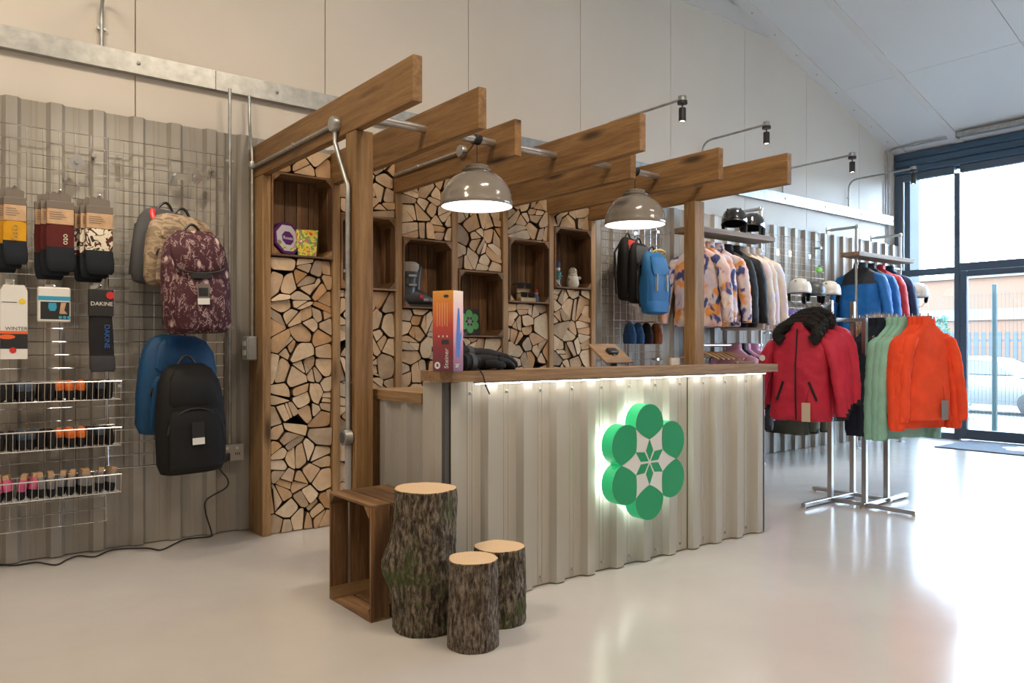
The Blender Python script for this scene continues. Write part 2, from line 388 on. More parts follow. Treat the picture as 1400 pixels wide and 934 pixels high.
# window wall --------------------------------------------------------
wr = struct(bpy.data.objects.new('wall_right', None)); COL.objects.link(wr)
obj('wall_panel', MB().box(WX, WX + .1, -7.0, -.42, 0, 3.7), mWall, wr)
obj('lintel_back', MB().box(WX + .04, WX + .12, -.42, WY + .05, 3.40, 3.76), mHead, wr)
for i in range(3):                                    # ribbed shutter box slats
    z = 3.425 + i * .09
    obj('shutter_slat', MB().bev(WX - .06, WX + .035, -.42, WY - .005, z, z + .087, .012), mHead, wr)
def frame(name, rects, parent, m=mFrame, x0=WX - .035, x1=WX + .04):
    for (y0, y1, z0, z1) in rects: obj(name, MB().bev(x0, x1, y0, y1, z0, z1, .004), m, parent)
w1 = struct(bpy.data.objects.new('window_1', None)); COL.objects.link(w1)
frame('window_frame', [(4.845, 4.945, 0, 3.42), (4.139, 4.203, 0, 3.33), (4.203, 4.845, 3.33, 3.42), (4.203, 4.845, 2.077, 2.16), (4.203, 4.845, 0, .075)], w1)
for z0, z1 in ((.075, 2.077), (2.16, 3.33)): obj('pane', MB().box(WX, WX + .008, 4.20, 4.85, z0, z1), mGlass, w1)
obj('glazing_bead', MB().box(WX - .02, WX - .005, 4.83, 4.845, 2.16, 3.33), mTrimW, w1)
w2 = struct(bpy.data.objects.new('window_2', None)); COL.objects.link(w2)
frame('window_frame', [(2.10, 4.139, 3.33, 3.42), (2.10, 4.139, 2.105, 2.20), (2.04, 2.10, 0, 3.42)], w2)
obj('pane', MB().box(WX, WX + .008, 2.1, 4.139, 2.2, 3.33), mGlass, w2)
d1 = struct(bpy.data.objects.new('door_1', None)); COL.objects.link(d1)
for y0, y1 in ((3.13, 4.135), (2.104, 3.124)):
    frame('door_rail', [(y0, y0 + .075, .012, 2.10), (y1 - .075, y1, .012, 2.10), (y0 + .075, y1 - .075, 2.03, 2.10), (y0 + .075, y1 - .075, .012, .135)], d1, x0=WX - .03, x1=WX + .03)
    obj('pane', MB().box(WX, WX + .008, y0 + .075, y1 - .075, .135, 2.03), mGlass, d1)
obj('door_handle', MB().tube([(WX - .03, 3.16, .9), (WX - .09, 3.16, .9), (WX - .09, 3.16, 1.3), (WX - .03, 3.16, 1.3)], .012), mGalv, d1, True)
w3 = struct(bpy.data.objects.new('window_3', None)); COL.objects.link(w3)
frame('window_frame', [(-.42, 2.04, 3.33, 3.42), (-.42, 2.04, 2.077, 2.16), (-.42, 2.04, 0, .075), (.78, .84, .075, 3.33), (-.42, -.36, .075, 3.33)], w3)
for y0, y1 in ((-.36, .78), (.84, 2.04)):
    for z0, z1 in ((.075, 2.077), (2.16, 3.33)): obj('pane', MB().box(WX, WX + .008, y0, y1, z0, z1), mGlass, w3)

# ================================================================== OUTSIDE
mOutW = plain('outside_render', (.05, .058, .062), .7)
mTarm = plain('pale_tarmac', (.115, .11, .105), .8, var=.15, scale=3)
mPeach = plain('orange_cladding', (.120, .058, .030), .7)
mPeach2 = plain('pale_cladding', (.13, .115, .10), .7)
mTeal = plain('teal_fence_paint', (.012, .032, .030), .5)
mBlueF = plain('blue_railing_paint', (.030, .042, .058), .5)
mCar = plain('white_car_paint', (.095, .095, .092), .2, coat=.5)
mCarG = plain('car_window_glass', (.04, .042, .044), .1)
mTyre = plain('black_tyre', (.02, .02, .02), .8)
struct(obj('ground_pavement', MB().box(WX + .12, 13.2, -14, 22, -.3, -.06), mTarm))
struct(obj('ground_car_park', MB().box(13.2, 70, -30, 60, -.7, -.5), mTarm))
struct(obj('wall_outside', MB().box(WX + .09, 10.71, 4.80, 5.15, -.06, 4.2), mOutW))
t = thing('mesh_fence', 'teal mesh security fence with square posts outside the glass door', 'fence', (12.3, 4.465, -.06))
for i in range(-2, 2): obj('post', MB().bev(-.03, .03, i * 2.5 - .03, i * 2.5 + .03, 0, 2.12, .006), mTeal, t)
m = MB()
for i in range(152): m.box(-.035, -.031, -5 + i * .05, -4.997 + i * .05, .05, 2.0)
for i in range(11): m.box(-.037, -.033, -5, 2.6, .06 + i * .19, .064 + i * .19)
obj('wire_mesh', m, mTeal, t)
# parked car
t = thing('parked_car', 'white hatchback car parked beyond the mesh fence', 'car', (21.6, 8.1, -.5))
m = MB(); rings = []
side = [(-2.1, .35, .62), (-2.05, .3, .78), (-1.2, .25, .90), (-.55, .25, .95), (.9, .25, .98), (1.75, .25, .98), (2.05, .3, .90), (2.12, .4, .7)]
vs = []; fs = []
for y, z0, z1 in side:
    vs += [(-.78, y, z0), (-.86, y, (z0 + z1) / 2), (-.80, y, z1), (.80, y, z1), (.86, y, (z0 + z1) / 2), (.78, y, z0)]
for i in range(len(side) - 1):
    for k in range(6): fs.append((i * 6 + k, i * 6 + (k + 1) % 6, i * 6 + 6 + (k + 1) % 6, i * 6 + 6 + k))
fs += [list(range(6)), list(range(len(vs) - 6, len(vs)))]
obj('body', m.add(vs, fs), mCar, t, 30)
roof = [(-1.25, .92, .93, .78), (-.45, .92, 1.36, .64), (.2, .95, 1.43, .62), (1.2, .95, 1.38, .62), (1.95, .95, .99, .72)]
vs = []; fs = []
for y, z0, z1, hw in roof: vs += [(-.79, y, z0), (-hw, y, z1), (hw, y, z1), (.79, y, z0)]
for i in range(4):
    for k in range(3): fs.append((i * 4 + k, i * 4 + k + 1, i * 4 + 5 + k, i * 4 + 4 + k))
obj('cabin', MB().add(vs, fs), mCar, t, 30)
for pts in ([(-.95, .98), (-.42, 1.30), (.18, 1.36), (.18, .99)], [(.26, .99), (.26, 1.36), (1.15, 1.32), (1.55, 1.02)]):
    m = MB(); 
    for s_ in (-1, 1):
        q = [(s_ * (.805 - (z - .98) * .42), y, z) for y, z in pts]; m.add(q + [(x * .98, y, z) for x, y, z in q], [(0, 1, 2, 3), (7, 6, 5, 4), (0, 1, 5, 4), (1, 2, 6, 5), (2, 3, 7, 6), (3, 0, 4, 7)])
    obj('side_window', m, mCarG, t)
for y in (-1.35, 1.35):
    for s_ in (-1, 1):
        m = MB(); m.lathe([(.10, -.09), (.26, -.1), (.31, -.07), (.31, .07), (.26, .1), (.10, .09)], 20, caps=True).xf(Matrix.Translation((s_ * .76, y, .31)) @ Matrix.Rotation(PI / 2, 4, 'Y')); obj('wheel', m, mTyre, t, True)
# warehouse far behind
t = thing('warehouse', 'long orange and white clad warehouse beyond the car park', 'building', (45, 20, -.5))
obj('upper_wall', MB().box(0, 8, -50, 40, 3.7, 5.35), mPeach, t); obj('white_band', MB().box(-.1, 8, -50, 40, 3.1, 3.7), mPeach2, t)
obj('lower_wall', MB().box(.02, 8, -50, 40, 0, 3.1), mPeach, t)
obj('roof', MB().box(-.2, 8.2, -50.2, 40.2, 5.35, 5.6), mPeach2, t)
t = thing('railing_fence', 'blue upright railing fence in front of the warehouse', 'fence', (36, 12, -.5))
m = MB()
for i in range(150): m.box(-.02, .02, -22 + i * .3, -21.82 + i * .3, 0, 2.3)
for z in (.4, 1.9): m.box(.02, .06, -22, 23, z, z + .08)
obj('railings', m, mBlueF, t); 
for i in range(10): obj('post', MB().box(-.05, .05, -22 + i * 5, -21.85 + i * 5, 0, 2.4), mBlueF, t)
t = thing('conifer_shrub', 'narrow green conifer shrub outside the narrow window', 'shrub', (16, 6.74, -.5))
rs = random.Random(3); m = MB()
for i in range(900):
    h_ = rs.random() ** .8; r_ = .55 * (1 - h_) * (.6 + .4 * rs.random()) + .05; q = rs.random() * 6.28; z = .15 + h_ * 2.1
    p = Vector((r_ * math.cos(q), r_ * math.sin(q), z)); d = Vector((rs.uniform(-1, 1), rs.uniform(-1, 1), rs.uniform(-.3, 1))) * .09; e_ = Vector((rs.uniform(-1, 1), rs.uniform(-1, 1), rs.uniform(-1, 1))) * .05
    m.add([p, p + d, p + e_], [(0, 1, 2)])
f_ = obj('foliage', m, plain('conifer_green', (.04, .10, .07), .8), t); f_['kind'] = 'stuff'
obj('trunk', MB().tube([(0, 0, 0), (0, 0, 1.6)], [.05, .015]), mLogBark, t)
# door mat with the flower mark
t = thing('door_mat', 'grey blue entrance mat with a white flower emblem at the glass door', 'mat', (9.78, 3.2, .001))
obj('mat', MB().bev(-.49, .50, -.80, .80, 0, .012, .004), plain('grey_blue_mat', (.13, .16, .21), .95, bmp=.4, bscale=200), t)
m = MB()
for i in range(6):
    a = i * PI / 3 + PI / 6; m.prism([(.04 + .17 * math.cos(a) + .11 * math.cos(q * PI / 8), .17 * math.sin(a) + .11 * math.sin(q * PI / 8)) for q in range(16)], .0125, .0135)
obj('emblem', m, mPaper, t)

# ================================================================== TRUNKING, CONDUITS AND SPOTLIGHTS
t = thing('cable_trunking', 'galvanised steel trunking channel running level along the cream wall', 'trunking', (0, 4.9, 2.75))
x = -1.4
while x < 10.2:
    x2 = min(x + 2.9, 10.27); m = MB()
    m.box(x + .002, x2 - .002, 0, .004, 0, .118); m.box(x + .002, x2 - .002, .004, .05, .112, .118); m.box(x + .002, x2 - .002, .004, .05, 0, .006)
    obj('channel', m, mGalv, t); x = x2
for i in range(14):
    obj('bolt', MB().lathe([(.011, 0), (.011, .004), (.007, .008), (.0005, .009)], 10).xf(Matrix.Translation((-.6 + i * .83, 0, .06)) @ Matrix.Rotation(PI / 2, 4, 'X')), mGalv, t, True)
def arc(p0, p1, p2, n=6):
    p0, p1, p2 = Vector(p0), Vector(p1), Vector(p2)
    return [p0 * (1 - s) ** 2 + p1 * 2 * s * (1 - s) + p2 * s * s for s in [i / n for i in range(n + 1)]]
def clip(parent, p, ax='z', r=.016):
    m = MB(); m.box(-.024, .024, -.005, .012, -.007, .007)
    obj('saddle_clip', m, mGalv, parent, loc=p)
mSpot = plain('black_spot_body', (.02, .02, .021), .4)
spots = [(.87, 4.10, 3.17, 'beside the wire grid display'), (4.86, 4.01, 3.13, 'behind the long middle joist'), (6.277, 4.19, 3.22, 'above the tie dye jackets'), (7.69, 4.12, 3.14, 'above the row of helmets'), (9.11, 4.15, 3.21, 'beside the window wall')]
for x, y, z, lab in spots:
    t = thing('wall_spotlight', 'black spotlight on a bent conduit arm ' + lab, 'spotlight', (x, 4.925, 2.868), group='conduit arm spotlights')
    yl = y - 4.925; zl = z - 2.868
    obj('conduit_arm', MB().tube([(0, 0, 0), (0, 0, zl - .14)] + arc((0, 0, zl - .12), (0, 0, zl - .01), (0, -.12, zl - .005)) + [(0, yl, zl)], .0105, 10), mGalv, t, True)
    clip(t, (0, .0, max(.05, zl * .35)))
    cap = obj('junction_box', MB().lathe([(.0005, .026), (.03, .024), (.034, .018), (.034, -.014), (.0005, -.016)], 20, (0, yl, zl)), mGalv, t, True)
    obj('rose', MB().lathe([(.0005, -.016), (.04, -.016), (.04, -.04), (.0005, -.042)], 20, (0, yl, zl)), mSpot, t, True)
    obj('stem', MB().lathe([(.006, -.04), (.006, -.075)], 8, (0, yl, zl)), mSpot, t, True)
    obj('spot_body', MB().lathe([(.0005, -.07), (.027, -.072), (.029, -.08), (.029, -.178), (.024, -.18), (.022, -.165), (.0005, -.165)], 20, (0, yl, zl)), mSpot, t, True)
    obj('lens', MB().lathe([(.0005, -.174), (.021, -.174)], 16, (0, yl, zl)), mSpotGlow, t)
    L = bpy.data.lights.new('spot_beam', 'SPOT'); L.energy = 55; L.color = (1, .88, .72); L.spot_size = math.radians(95); L.spot_blend = .7; L.shadow_soft_size = .03
    lo = bpy.data.objects.new('spot_beam', L); COL.objects.link(lo); lo.parent = t; lo.location = (0, yl, zl - .185); lo.rotation_euler = (math.radians(12), 0, 0)
# wall conduits by the log display
t = thing('wall_conduit', 'straight galvanised conduit dropping from the trunking to the socket', 'conduit', (1.565, 4.835, .553))
obj('pipe', MB().tube([(0, 0, 0), (0, 0, 2.197)], .0105, 10), mGalv, t, True)
for z in (.72, 1.75): clip(t, (0, 0, z))
obj('coupler', MB().tube([(0, 0, 0), (0, 0, .035)], .0145, 10), mGalv, t, True)
t = thing('switch_conduit', 'kinked galvanised conduit running down the log display side to a switch', 'conduit', (1.672, 4.74, 1.215))
obj('pipe', MB().tube([(.03, .14, 1.535), (.03, .14, 1.38), (.018, .09, 1.28), (.0, .01, 1.16), (0, 0, 1.10), (0, 0, 0)], .0105, 10), mGalv, t, True)
obj('tee_box', MB().lathe([(.0005, .02), (.024, .019), (.026, .01), (.026, -.01), (.024, -.019), (.0005, -.02)], 16, (0, 0, 1.06)), mGalv, t, True)
t = thing('light_switch', 'grey metal clad light switch on the side of the log display', 'switch', (1.65, 4.74, 1.072))
obj('back_box', MB().bev(-.02, .037, -.045, .045, 0, .145, .005), mGrey, t)
obj('switch_plate', MB().bev(-.026, -.02, -.043, .043, .003, .142, .002), plain('plate_steel', (.5, .5, .48), .35, .6), t)
for dz in (.03, .085): obj('rocker', MB().bev(-.031, -.026, -.025, .025, dz, dz + .03, .002), mPaper, t)
# socket, plug and flex
s0 = onY(314, 618, 4.85)
t = thing('double_socket', 'metal double power socket at the foot of the straight conduit', 'socket', (1.57, 4.85, .45))
obj('back_box', MB().bev(-.073, .073, -.035, .0, 0, .1, .005), mGrey, t)
obj('face_plate', MB().bev(-.073, .073, -.041, -.035, 0, .1, .002), plain('socket_plate', (.5, .49, .46), .4, .5), t)
for x in (-.03, .03): obj('rocker', MB().bev(x - .008, x + .008, -.046, -.041, .07, .086, .002), mPaper, t)
m = MB(); 
for x in (.02, .032, .044): m.box(x, x + .005, -.0418, -.041, .035, .05)
obj('pin_holes', m, mBlack, t)
t = thing('plug_flex', 'black plug with a thin flex trailing down the wall and along the floor', 'cable', (1.53, 4.80, .478))
obj('plug', MB().loft([(-.025, .02, .014), (-.02, .025, .018), (.018, .025, .018), (.024, .02, .014)], 16, 3), mBlack, t, True)
W = [onY(300, 640, 4.79), onY(311, 655, 4.80), onY(309, 667, 4.81), onY(283, 683, 4.81), onY(281, 700, 4.81), onY(289, 728, 4.81), onY(286, 734, 4.80)]
G = [onZ(255, 737, .006), onZ(240, 743, .006), onZ(220, 752, .006), onZ(200, 749.5, .006), onZ(155, 751.5, .006), onZ(130, 761, .006), onZ(108, 760, .006), onZ(92, 765, .006), onZ(76, 772.5, .006), onZ(50, 769, .006), onZ(20, 773, .006), onZ(-10, 772, .006), onZ(-60, 780, .006)]
pts = [Vector((1.53, 4.80, .455))] + W + G; sm = []
for i in range(len(pts) - 1):
    p0, p1, p2, p3 = pts[max(i - 1, 0)], pts[i], pts[i + 1], pts[min(i + 2, len(pts) - 1)]
    for q in range(5):
        s = q / 5; sm.append(.5 * ((2 * p1) + (p2 - p0) * s + (2 * p0 - 5 * p1 + 4 * p2 - p3) * s * s + (3 * p1 - p0 - 3 * p2 + p3) * s ** 3))
sm = [Vector((p.x, min(p.y, 4.845), max(p.z, .0055))) for p in sm]
obj('flex', MB().tube([p - Vector((1.53, 4.80, .478)) for p in sm], .0045, 6), mBlack, t, True)

# ================================================================== JOISTS, POSTS, PIPE
BX = [1.69 + .4585 * i for i in range(7)]
BEND = [2.844, 3.005, 3.309, 2.815, 3.311, 2.999, 2.811]
BL = ['with the conduit and junction box on its side', 'next to the conduit clad joist, middling length', 'short, carrying the first lamp conduit', 'long, directly between the two pendant lamps', 'short, behind the second pendant lamp', 'above the second pendant lamp, second nearest the windows', 'nearest the windows, resting on the square post']
for i, x in enumerate(BX):
    o = obj('timber_joist', MB().bev(0, .047, BEND[i] - 4.845, 0, 0, .2, .003), mBeamY, loc=(x, 4.845, 2.2))
    tag(o, 'brown stained timber joist ' + BL[i], 'joist', 'overhead joists')
o = obj('timber_post', MB().bev(0, .095, 0, .11, 0, 2.199, .004), mBeamZ, loc=(1.692, 3.383, 0)); tag(o, 'square timber post with grey conduit beside the floor crate', 'post', 'pergola posts')
o = obj('timber_post', MB().bev(0, .108, 0, .10, 0, 2.199, .004), mUpZ, loc=(4.415, 3.53, 0)); tag(o, 'square timber post standing behind the counter end by the jackets', 'post', 'pergola posts')
t = thing('scaffold_pipe', 'horizontal steel pipe threaded through the overhead joists', 'pipe', (1.75, 3.5, 2.305))
obj('pipe', MB().tube([(0, 0, 0), (2.68, 0, 0)], .021, 16), mPipe, t, True)
obj('end_collar', MB().tube([(-.006, 0, 0), (.012, 0, 0)], .03, 16), mPipe, t, True)
# conduit on the first joist, down the post
zc = 2.262; ya = onX(352, 226, 1.675).y; yb = onX(458, 165, 1.675).y; yp = 3.432
t = thing('joist_conduit', 'grey conduit along the first joist turning down the timber post', 'conduit', (1.676, yb, zc))
obj('horizontal_pipe', MB().tube([(0, 4.735 - yb, .0), (0, .02, 0)], .0115, 10), mGalv, t, True)
obj('junction_box', MB().lathe([(.0005, -.024), (.036, -.023), (.04, -.016), (.04, .013), (.0005, .014)], 20).xf(Matrix.Rotation(PI / 2, 4, 'Y')), mGalv, t, True)
zb = 1.15 - (598 - V0) / F * (SN * 1.675 + CS * yp)
obj('down_pipe', MB().tube([(0, 0, -.02), (0, 0, -.09), (0, (yp - yb) * .45, -.2), (.0, yp - yb, -.33), (0, yp - yb, -.40), (0, yp - yb, zb - zc + .03)], .0125, 10), mGalv, t, True)
b2 = obj('outlet_box', MB().lathe([(.0005, -.03), (.03, -.03), (.038, -.028), (.038, .01), (.0005, .012)], 20, ).xf(Matrix.Translation((0, yp - yb, zb - zc)) @ Matrix.Rotation(PI / 2, 4, 'Y')), mGalv, t, True)
obj('cover_disc', MB().lathe([(.0005, -.033), (.027, -.032), (.027, -.029)], 20).xf(Matrix.Translation((0, yp - yb, zb - zc)) @ Matrix.Rotation(PI / 2, 4, 'Y')), mDark, t, True)
obj('lower_trunk', MB().bev(-.012, .013, yp - yb - .014, yp - yb + .014, -zc, zb - zc - .035, .003), mGrey, t)
clip(t, (0, yp - yb, 1.52 - zc)); clip(t, (0, yp - yb, .98 - zc)); clip(t, (0, (4.735 - yb) * .42, 0))
# conduit on the third joist feeding the first lamp
X3 = BX[2] - .014; y0_ = 4.60; y1_ = onX(632, 207, X3).y; z3 = onX(632, 207, X3).z
t = thing('lamp_conduit', 'thin grey conduit on the third joist with black lamp flex leaving it', 'conduit', (X3, y1_, z3))
obj('pipe', MB().tube([(0, y0_ - y1_, 0), (0, .02, 0)], .0115, 10), mGalv, t, True)
obj('junction_box', MB().lathe([(.0005, -.022), (.034, -.021), (.037, -.012), (.037, .013), (.0005, .014)], 20).xf(Matrix.Rotation(PI / 2, 4, 'Y')), mGalv, t, True)
clip(t, (0, (y0_ - y1_) * .6, 0))

# ================================================================== PENDANT LAMPS
outer = [(.198, 0), (.2005, .004), (.2005, .022), (.1985, .026), (.1955, .055), (.187, .088), (.172, .120), (.150, .148), (.122, .170), (.094, .183), (.080, .187), (.079, .193), (.083, .196), (.084, .203), (.074, .209), (.066, .213), (.068, .217), (.067, .226), (.052, .233), (.02, .236), (.006, .236)]
def lamp(x, zr, lab, tilt=(0, 0, 0)):
    t = thing('pendant_lamp', lab, 'lamp', (x, 3.5, zr), tilt, group='dome pendant lamps')
    obj('lamp_shade', MB().lathe(outer, 56), mShade, t, 50)
    obj('shade_lining', MB().lathe([(.197, .001), (.194, .024), (.190, .052), (.18, .086), (.165, .116), (.143, .143), (.116, .163), (.0005, .178)], 48), mShadeIn, t, True)
    obj('diffuser', MB().lathe([(.0005, .012), (.12, .013), (.1935, .018)], 48), mDiff, t, True)
    cz = 2.305 - zr
    obj('flex', MB().tube([(0, 0, .233), (0, 0, cz - .02)], .0028, 6), mBlack, t, True)
    m = MB()
    for i in range(5): m.tube([(-.02 + i * .0095 + .006 * math.sin(q), .0255 * math.cos(q), cz + .0255 * math.sin(q)) for q in [2 * PI * j / 18 for j in range(19)]], .0035, 6)
    obj('flex_coil', m, mBlack, t, True)
    return t
lx1 = onY(652, 200, 3.5).x; lx2 = onY(868, 240, 3.5).x
l1 = lamp(lx1, 1.93, 'taupe dome pendant lamp hanging beside the conduit clad third joist')
m = MB(); j = Vector((X3, y1_, z3)) - Vector((lx1, 3.5, 1.93)); e = Vector((-.02, 0, 2.305 - 1.93 - .02))
m.tube(arc(j, (j + e) / 2 + Vector((0, 0, -.05)), e, 10), .0035, 6); obj('feed_flex', m, mBlack, l1, True)
lamp(lx2, 1.953, 'taupe dome pendant lamp hanging over the counter middle beside the packs')

# ================================================================== LOG DISPLAY
FY = 4.615
t = thing('log_display_frame', 'tall open pine frame of upright boards holding firewood and crates', 'shelf unit', (1.69, FY, 0))
for i in range(7): obj('upright', MB().bev(i * .4585, i * .4585 + .052, 0, .228, 0, 2.199, .003), mUpZ, t)
for i in range(6): obj('gap_shade_board', MB().box(i * .4585 + .053, (i + 1) * .4585 - .001, .215, .228, 0, 2.395), mGapShade, t)  # dark sheets added behind the stacks so the log gaps look shaded
def clip_poly(poly, p, n):
    out = []
    for i in range(len(poly)):
        a, b = poly[i], poly[(i + 1) % len(poly)]
        da = (a[0] - p[0]) * n[0] + (a[1] - p[1]) * n[1]; db = (b[0] - p[0]) * n[0] + (b[1] - p[1]) * n[1]
        if da <= 0: out.append(a)
        if (da < 0 < db) or (db < 0 < da):
            s = da / (da - db); out.append((a[0] + (b[0] - a[0]) * s, a[1] + (b[1] - a[1]) * s))
    return out
def centroid(p):
    A = cx = cy = 0
    for i in range(len(p)):
        x0, y0 = p[i]; x1, y1 = p[(i + 1) % len(p)]; c = x0 * y1 - x1 * y0; A += c; cx += (x0 + x1) * c; cy += (y0 + y1) * c
    return (cx / (3 * A), cy / (3 * A)), abs(A / 2)
def cells(x0, x1, z0, z1, area_, rnd):
    n = max(2, int((x1 - x0) * (z1 - z0) / area_)); S = []
    while len(S) < n:
        best = None
        for _ in range(3):
            q = (rnd.uniform(x0, x1), rnd.uniform(z0, z1)); d = min([(q[0] - s[0]) ** 2 + (q[1] - s[1]) ** 2 for s in S] or [9])
            if best is None or d > best[0]: best = (d, q)
        S.append(best[1])
    wt = [rnd.uniform(0, .0030) for _ in S]
    for it in range(2):
        P = []
        for i, a in enumerate(S):
            poly = [(x0, z0), (x1, z0), (x1, z1), (x0, z1)]
            for j, b in enumerate(S):
                if i == j or abs(a[0] - b[0]) + abs(a[1] - b[1]) > .5: continue
                d = (b[0] - a[0], b[1] - a[1]); L2 = d[0] ** 2 + d[1] ** 2
                s = .5 + (wt[i] - wt[j]) / (2 * L2)
                poly = clip_poly(poly, (a[0] + d[0] * s, a[1] + d[1] * s), d)
                if len(poly) < 3: break
            P.append(poly)
        if it == 0: S = [(lambda c: (c[0] * .35 + s[0] * .65, c[1] * .35 + s[1] * .65))(centroid(p)[0]) if len(p) > 2 else s for p, s in zip(P, S)]
    out = []
    for p in P:
        if len(p) < 3: continue
        st = [(p, rnd.choice((0, 0, 1, 1, 1, 2)) if centroid(p)[1] > .0075 else 0)]
        while st:
            q, k_ = st.pop()
            if k_ == 0: out.append(q); continue
            c_, A_ = centroid(q); an = rnd.uniform(0, PI); R0 = math.sqrt(A_ / PI) * .25; pt_ = (c_[0] + rnd.uniform(-R0, R0), c_[1] + rnd.uniform(-R0, R0)); n_ = (math.cos(an), math.sin(an))
            a_, b_ = clip_poly(q, pt_, n_), clip_poly(q, pt_, (-n_[0], -n_[1]))
            if min(len(a_), len(b_)) < 3: out.append(q); continue
            if centroid(a_)[1] < centroid(b_)[1]: a_, b_ = b_, a_
            st += [(a_, k_ - 1), (b_, 0)]
    return [p for p in out if centroid(p)[1] > .0012]
def log_shape(poly, rnd):
    c, A = centroid(poly); R = math.sqrt(A / PI); g = rnd.uniform(.0026, .0055)
    # drop very short edges, pull in by the gap, round the corners unevenly
    q = [p for i, p in enumerate(poly) if math.dist(p, poly[i - 1]) > .012]
    if len(q) < 3: q = poly
    for i in range(len(q)):
        dx, dy = q[i][0] - c[0], q[i][1] - c[1]; L = math.hypot(dx, dy); s = max(.5, 1 - g * 1.35 / L); q[i] = (c[0] + dx * s, c[1] + dy * s)
    if len(q) > 5 and rnd.random() < .5: q.pop(rnd.randrange(len(q)))
    sharp = set(rnd.sample(range(len(q)), min(len(q), rnd.choice((2, 2, 3, 3))))); out = []
    for i in range(len(q)):
        a, b, d = q[i - 1], q[i], q[(i + 1) % len(q)]; tt = .05 if i in sharp else rnd.uniform(.16, .42)
        A_ = (b[0] + (a[0] - b[0]) * tt, b[1] + (a[1] - b[1]) * tt); B_ = (b[0] + (d[0] - b[0]) * tt, b[1] + (d[1] - b[1]) * tt)
        for s in ((0, 1) if i in sharp else (0, .33, .67, 1)):
            out.append(((1 - s) ** 2 * A_[0] + 2 * s * (1 - s) * b[0] + s * s * B_[0], (1 - s) ** 2 * A_[1] + 2 * s * (1 - s) * b[1] + s * s * B_[1]))
    return c, out
def log_mesh(mb, out, c, y0, y1, tilt):
    n = len(out); a = 2.0
    vs = [(x - c[0], y0 + tilt[0] * (x - c[0]) + tilt[1] * (z - c[1]), z - c[1]) for x, z in out] + [(x - c[0], y1, z - c[1]) for x, z in out]
    mb.mi = 0; mb.add(vs, [list(range(n))]); b = len(mb.v) - 2 * n
    mb.mi = 1
    for i in range(n): mb.f.append([b + i, b + (i + 1) % n, b + n + (i + 1) % n, b + n + i]); mb.m.append(1)
    return mb
zc_ = [(1.713, 2.228), None, (1.42, 1.903), (1.225, 1.712), (1.492, 1.981), (1.624, 2.109)]
zc_[1] = (onY(522, 397, FY).z, onY(522, 297, FY).z)
LW = ['beside the light switch wall', 'behind the conduit post', 'around the crate with the ski boot', 'around the crate with the green emblem plaque', 'around the crate with sunglasses', 'around the crate with the snowman']
rl = random.Random(11)
for i in range(6):
    x0, x1 = 1.69 + .4585 * i + .053, 1.69 + .4585 * (i + 1) - .001
    t = thing('firewood_stack', 'stack of split firewood logs ' + LW[i], 'firewood', (x0, FY, 0), group='firewood columns')
    zb0 = 0 if i < 2 else .72
    regs = [(zb0, zc_[i][0] - .004), (zc_[i][1] + .004, 2.40)]
    if zb0: 
        st = MB()
        for poly in cells(x0, x1, .002, zb0 - .002, .0115, rl):
            c, out = log_shape(poly, rl); k0 = len(st.v); log_mesh(st, out, c, .01 + rl.uniform(0, .02), .13, (0, 0))
            for q in range(k0, len(st.v)): p = st.v[q]; st.v[q] = (p[0] + c[0] - x0, p[1], p[2] + c[1])
        so = obj('lower_logs', st, [mLog, mLogBark], t); so['kind'] = 'stuff'
    for z0, z1 in regs:
        for poly in cells(x0, x1, z0 + .001, z1 - .001, .0112, rl):
            c, out = log_shape(poly, rl)
            m = log_mesh(MB(), out, c, 0, .12, (rl.uniform(-.12, .12), rl.uniform(-.12, .12)))
            obj('log', m, [mLog, mLogBark], t, loc=(c[0] - x0, rl.uniform(.008, .034), c[1]))

# crates -------------------------------------------------------------
def crate(name, lab, loc, Wd, Hh, D, rot=0, back=5, group='wooden crates', g=.006):
    t = thing(name, lab, 'crate', loc, rot, group)
    for k in range(back):                              # crate bottom = upright back slats
        a = k * Wd / back; obj('back_slat', MB().bev(a + .002 + (.0 if k else .001), a + Wd / back - .002, D - .012, D, .012, Hh - .012, .0015), mCrZ, t)
    for s_ in (0, 1):                                  # long sides
        xa, xb = (0, .011) if s_ == 0 else (Wd - .011, Wd)
        for k in range(3):
            a = k * (D - .013) / 3; obj('side_plank', MB().bev(xa, xb, a + g / 2, a + (D - .013) / 3 - g / 2, .012, Hh - .012, .0015), mCrZ, t)
    for s_ in (0, 1):                                  # ends
        za, zb = (0, .012) if s_ == 0 else (Hh - .012, Hh)
        for k in range(3):
            a = k * D / 3; obj('end_plank', MB().bev(0, Wd, a + g / 2, a + D / 3 - g / 2, za, zb, .0015), mCrX, t)
    q = .045
    for xa, za, sx, sz in ((.011, .012, 1, 1), (Wd - .011, .012, -1, 1), (.011, Hh - .012, 1, -1), (Wd - .011, Hh - .012, -1, -1)):
        obj('corner_block', MB().prism([(xa, za), (xa + sx * q, za), (xa, za + sz * q)], .002, D - .014, 'y'), mCrY, t)
    return t
CL = ['holding two sweet boxes', 'empty, behind the conduit post', 'holding a grey ski boot', 'holding the dark plaque with a green emblem', 'holding sunglasses on a small stand', 'holding a snowman and a toy soldier']
for i in range(6):
    x0 = 1.69 + .4585 * i + .0545; crate('apple_crate', 'brown slatted crate set in the log display ' + CL[i], (x0, FY - .012, zc_[i][0]), .4035, zc_[i][1] - zc_[i][0], .222, back=5)
crate('apple_crate', 'brown slatted crate standing on the floor beside the tall stump', (1.512, 3.297, 0), .402, .49, .31, -PI / 2, 4, g=.010)

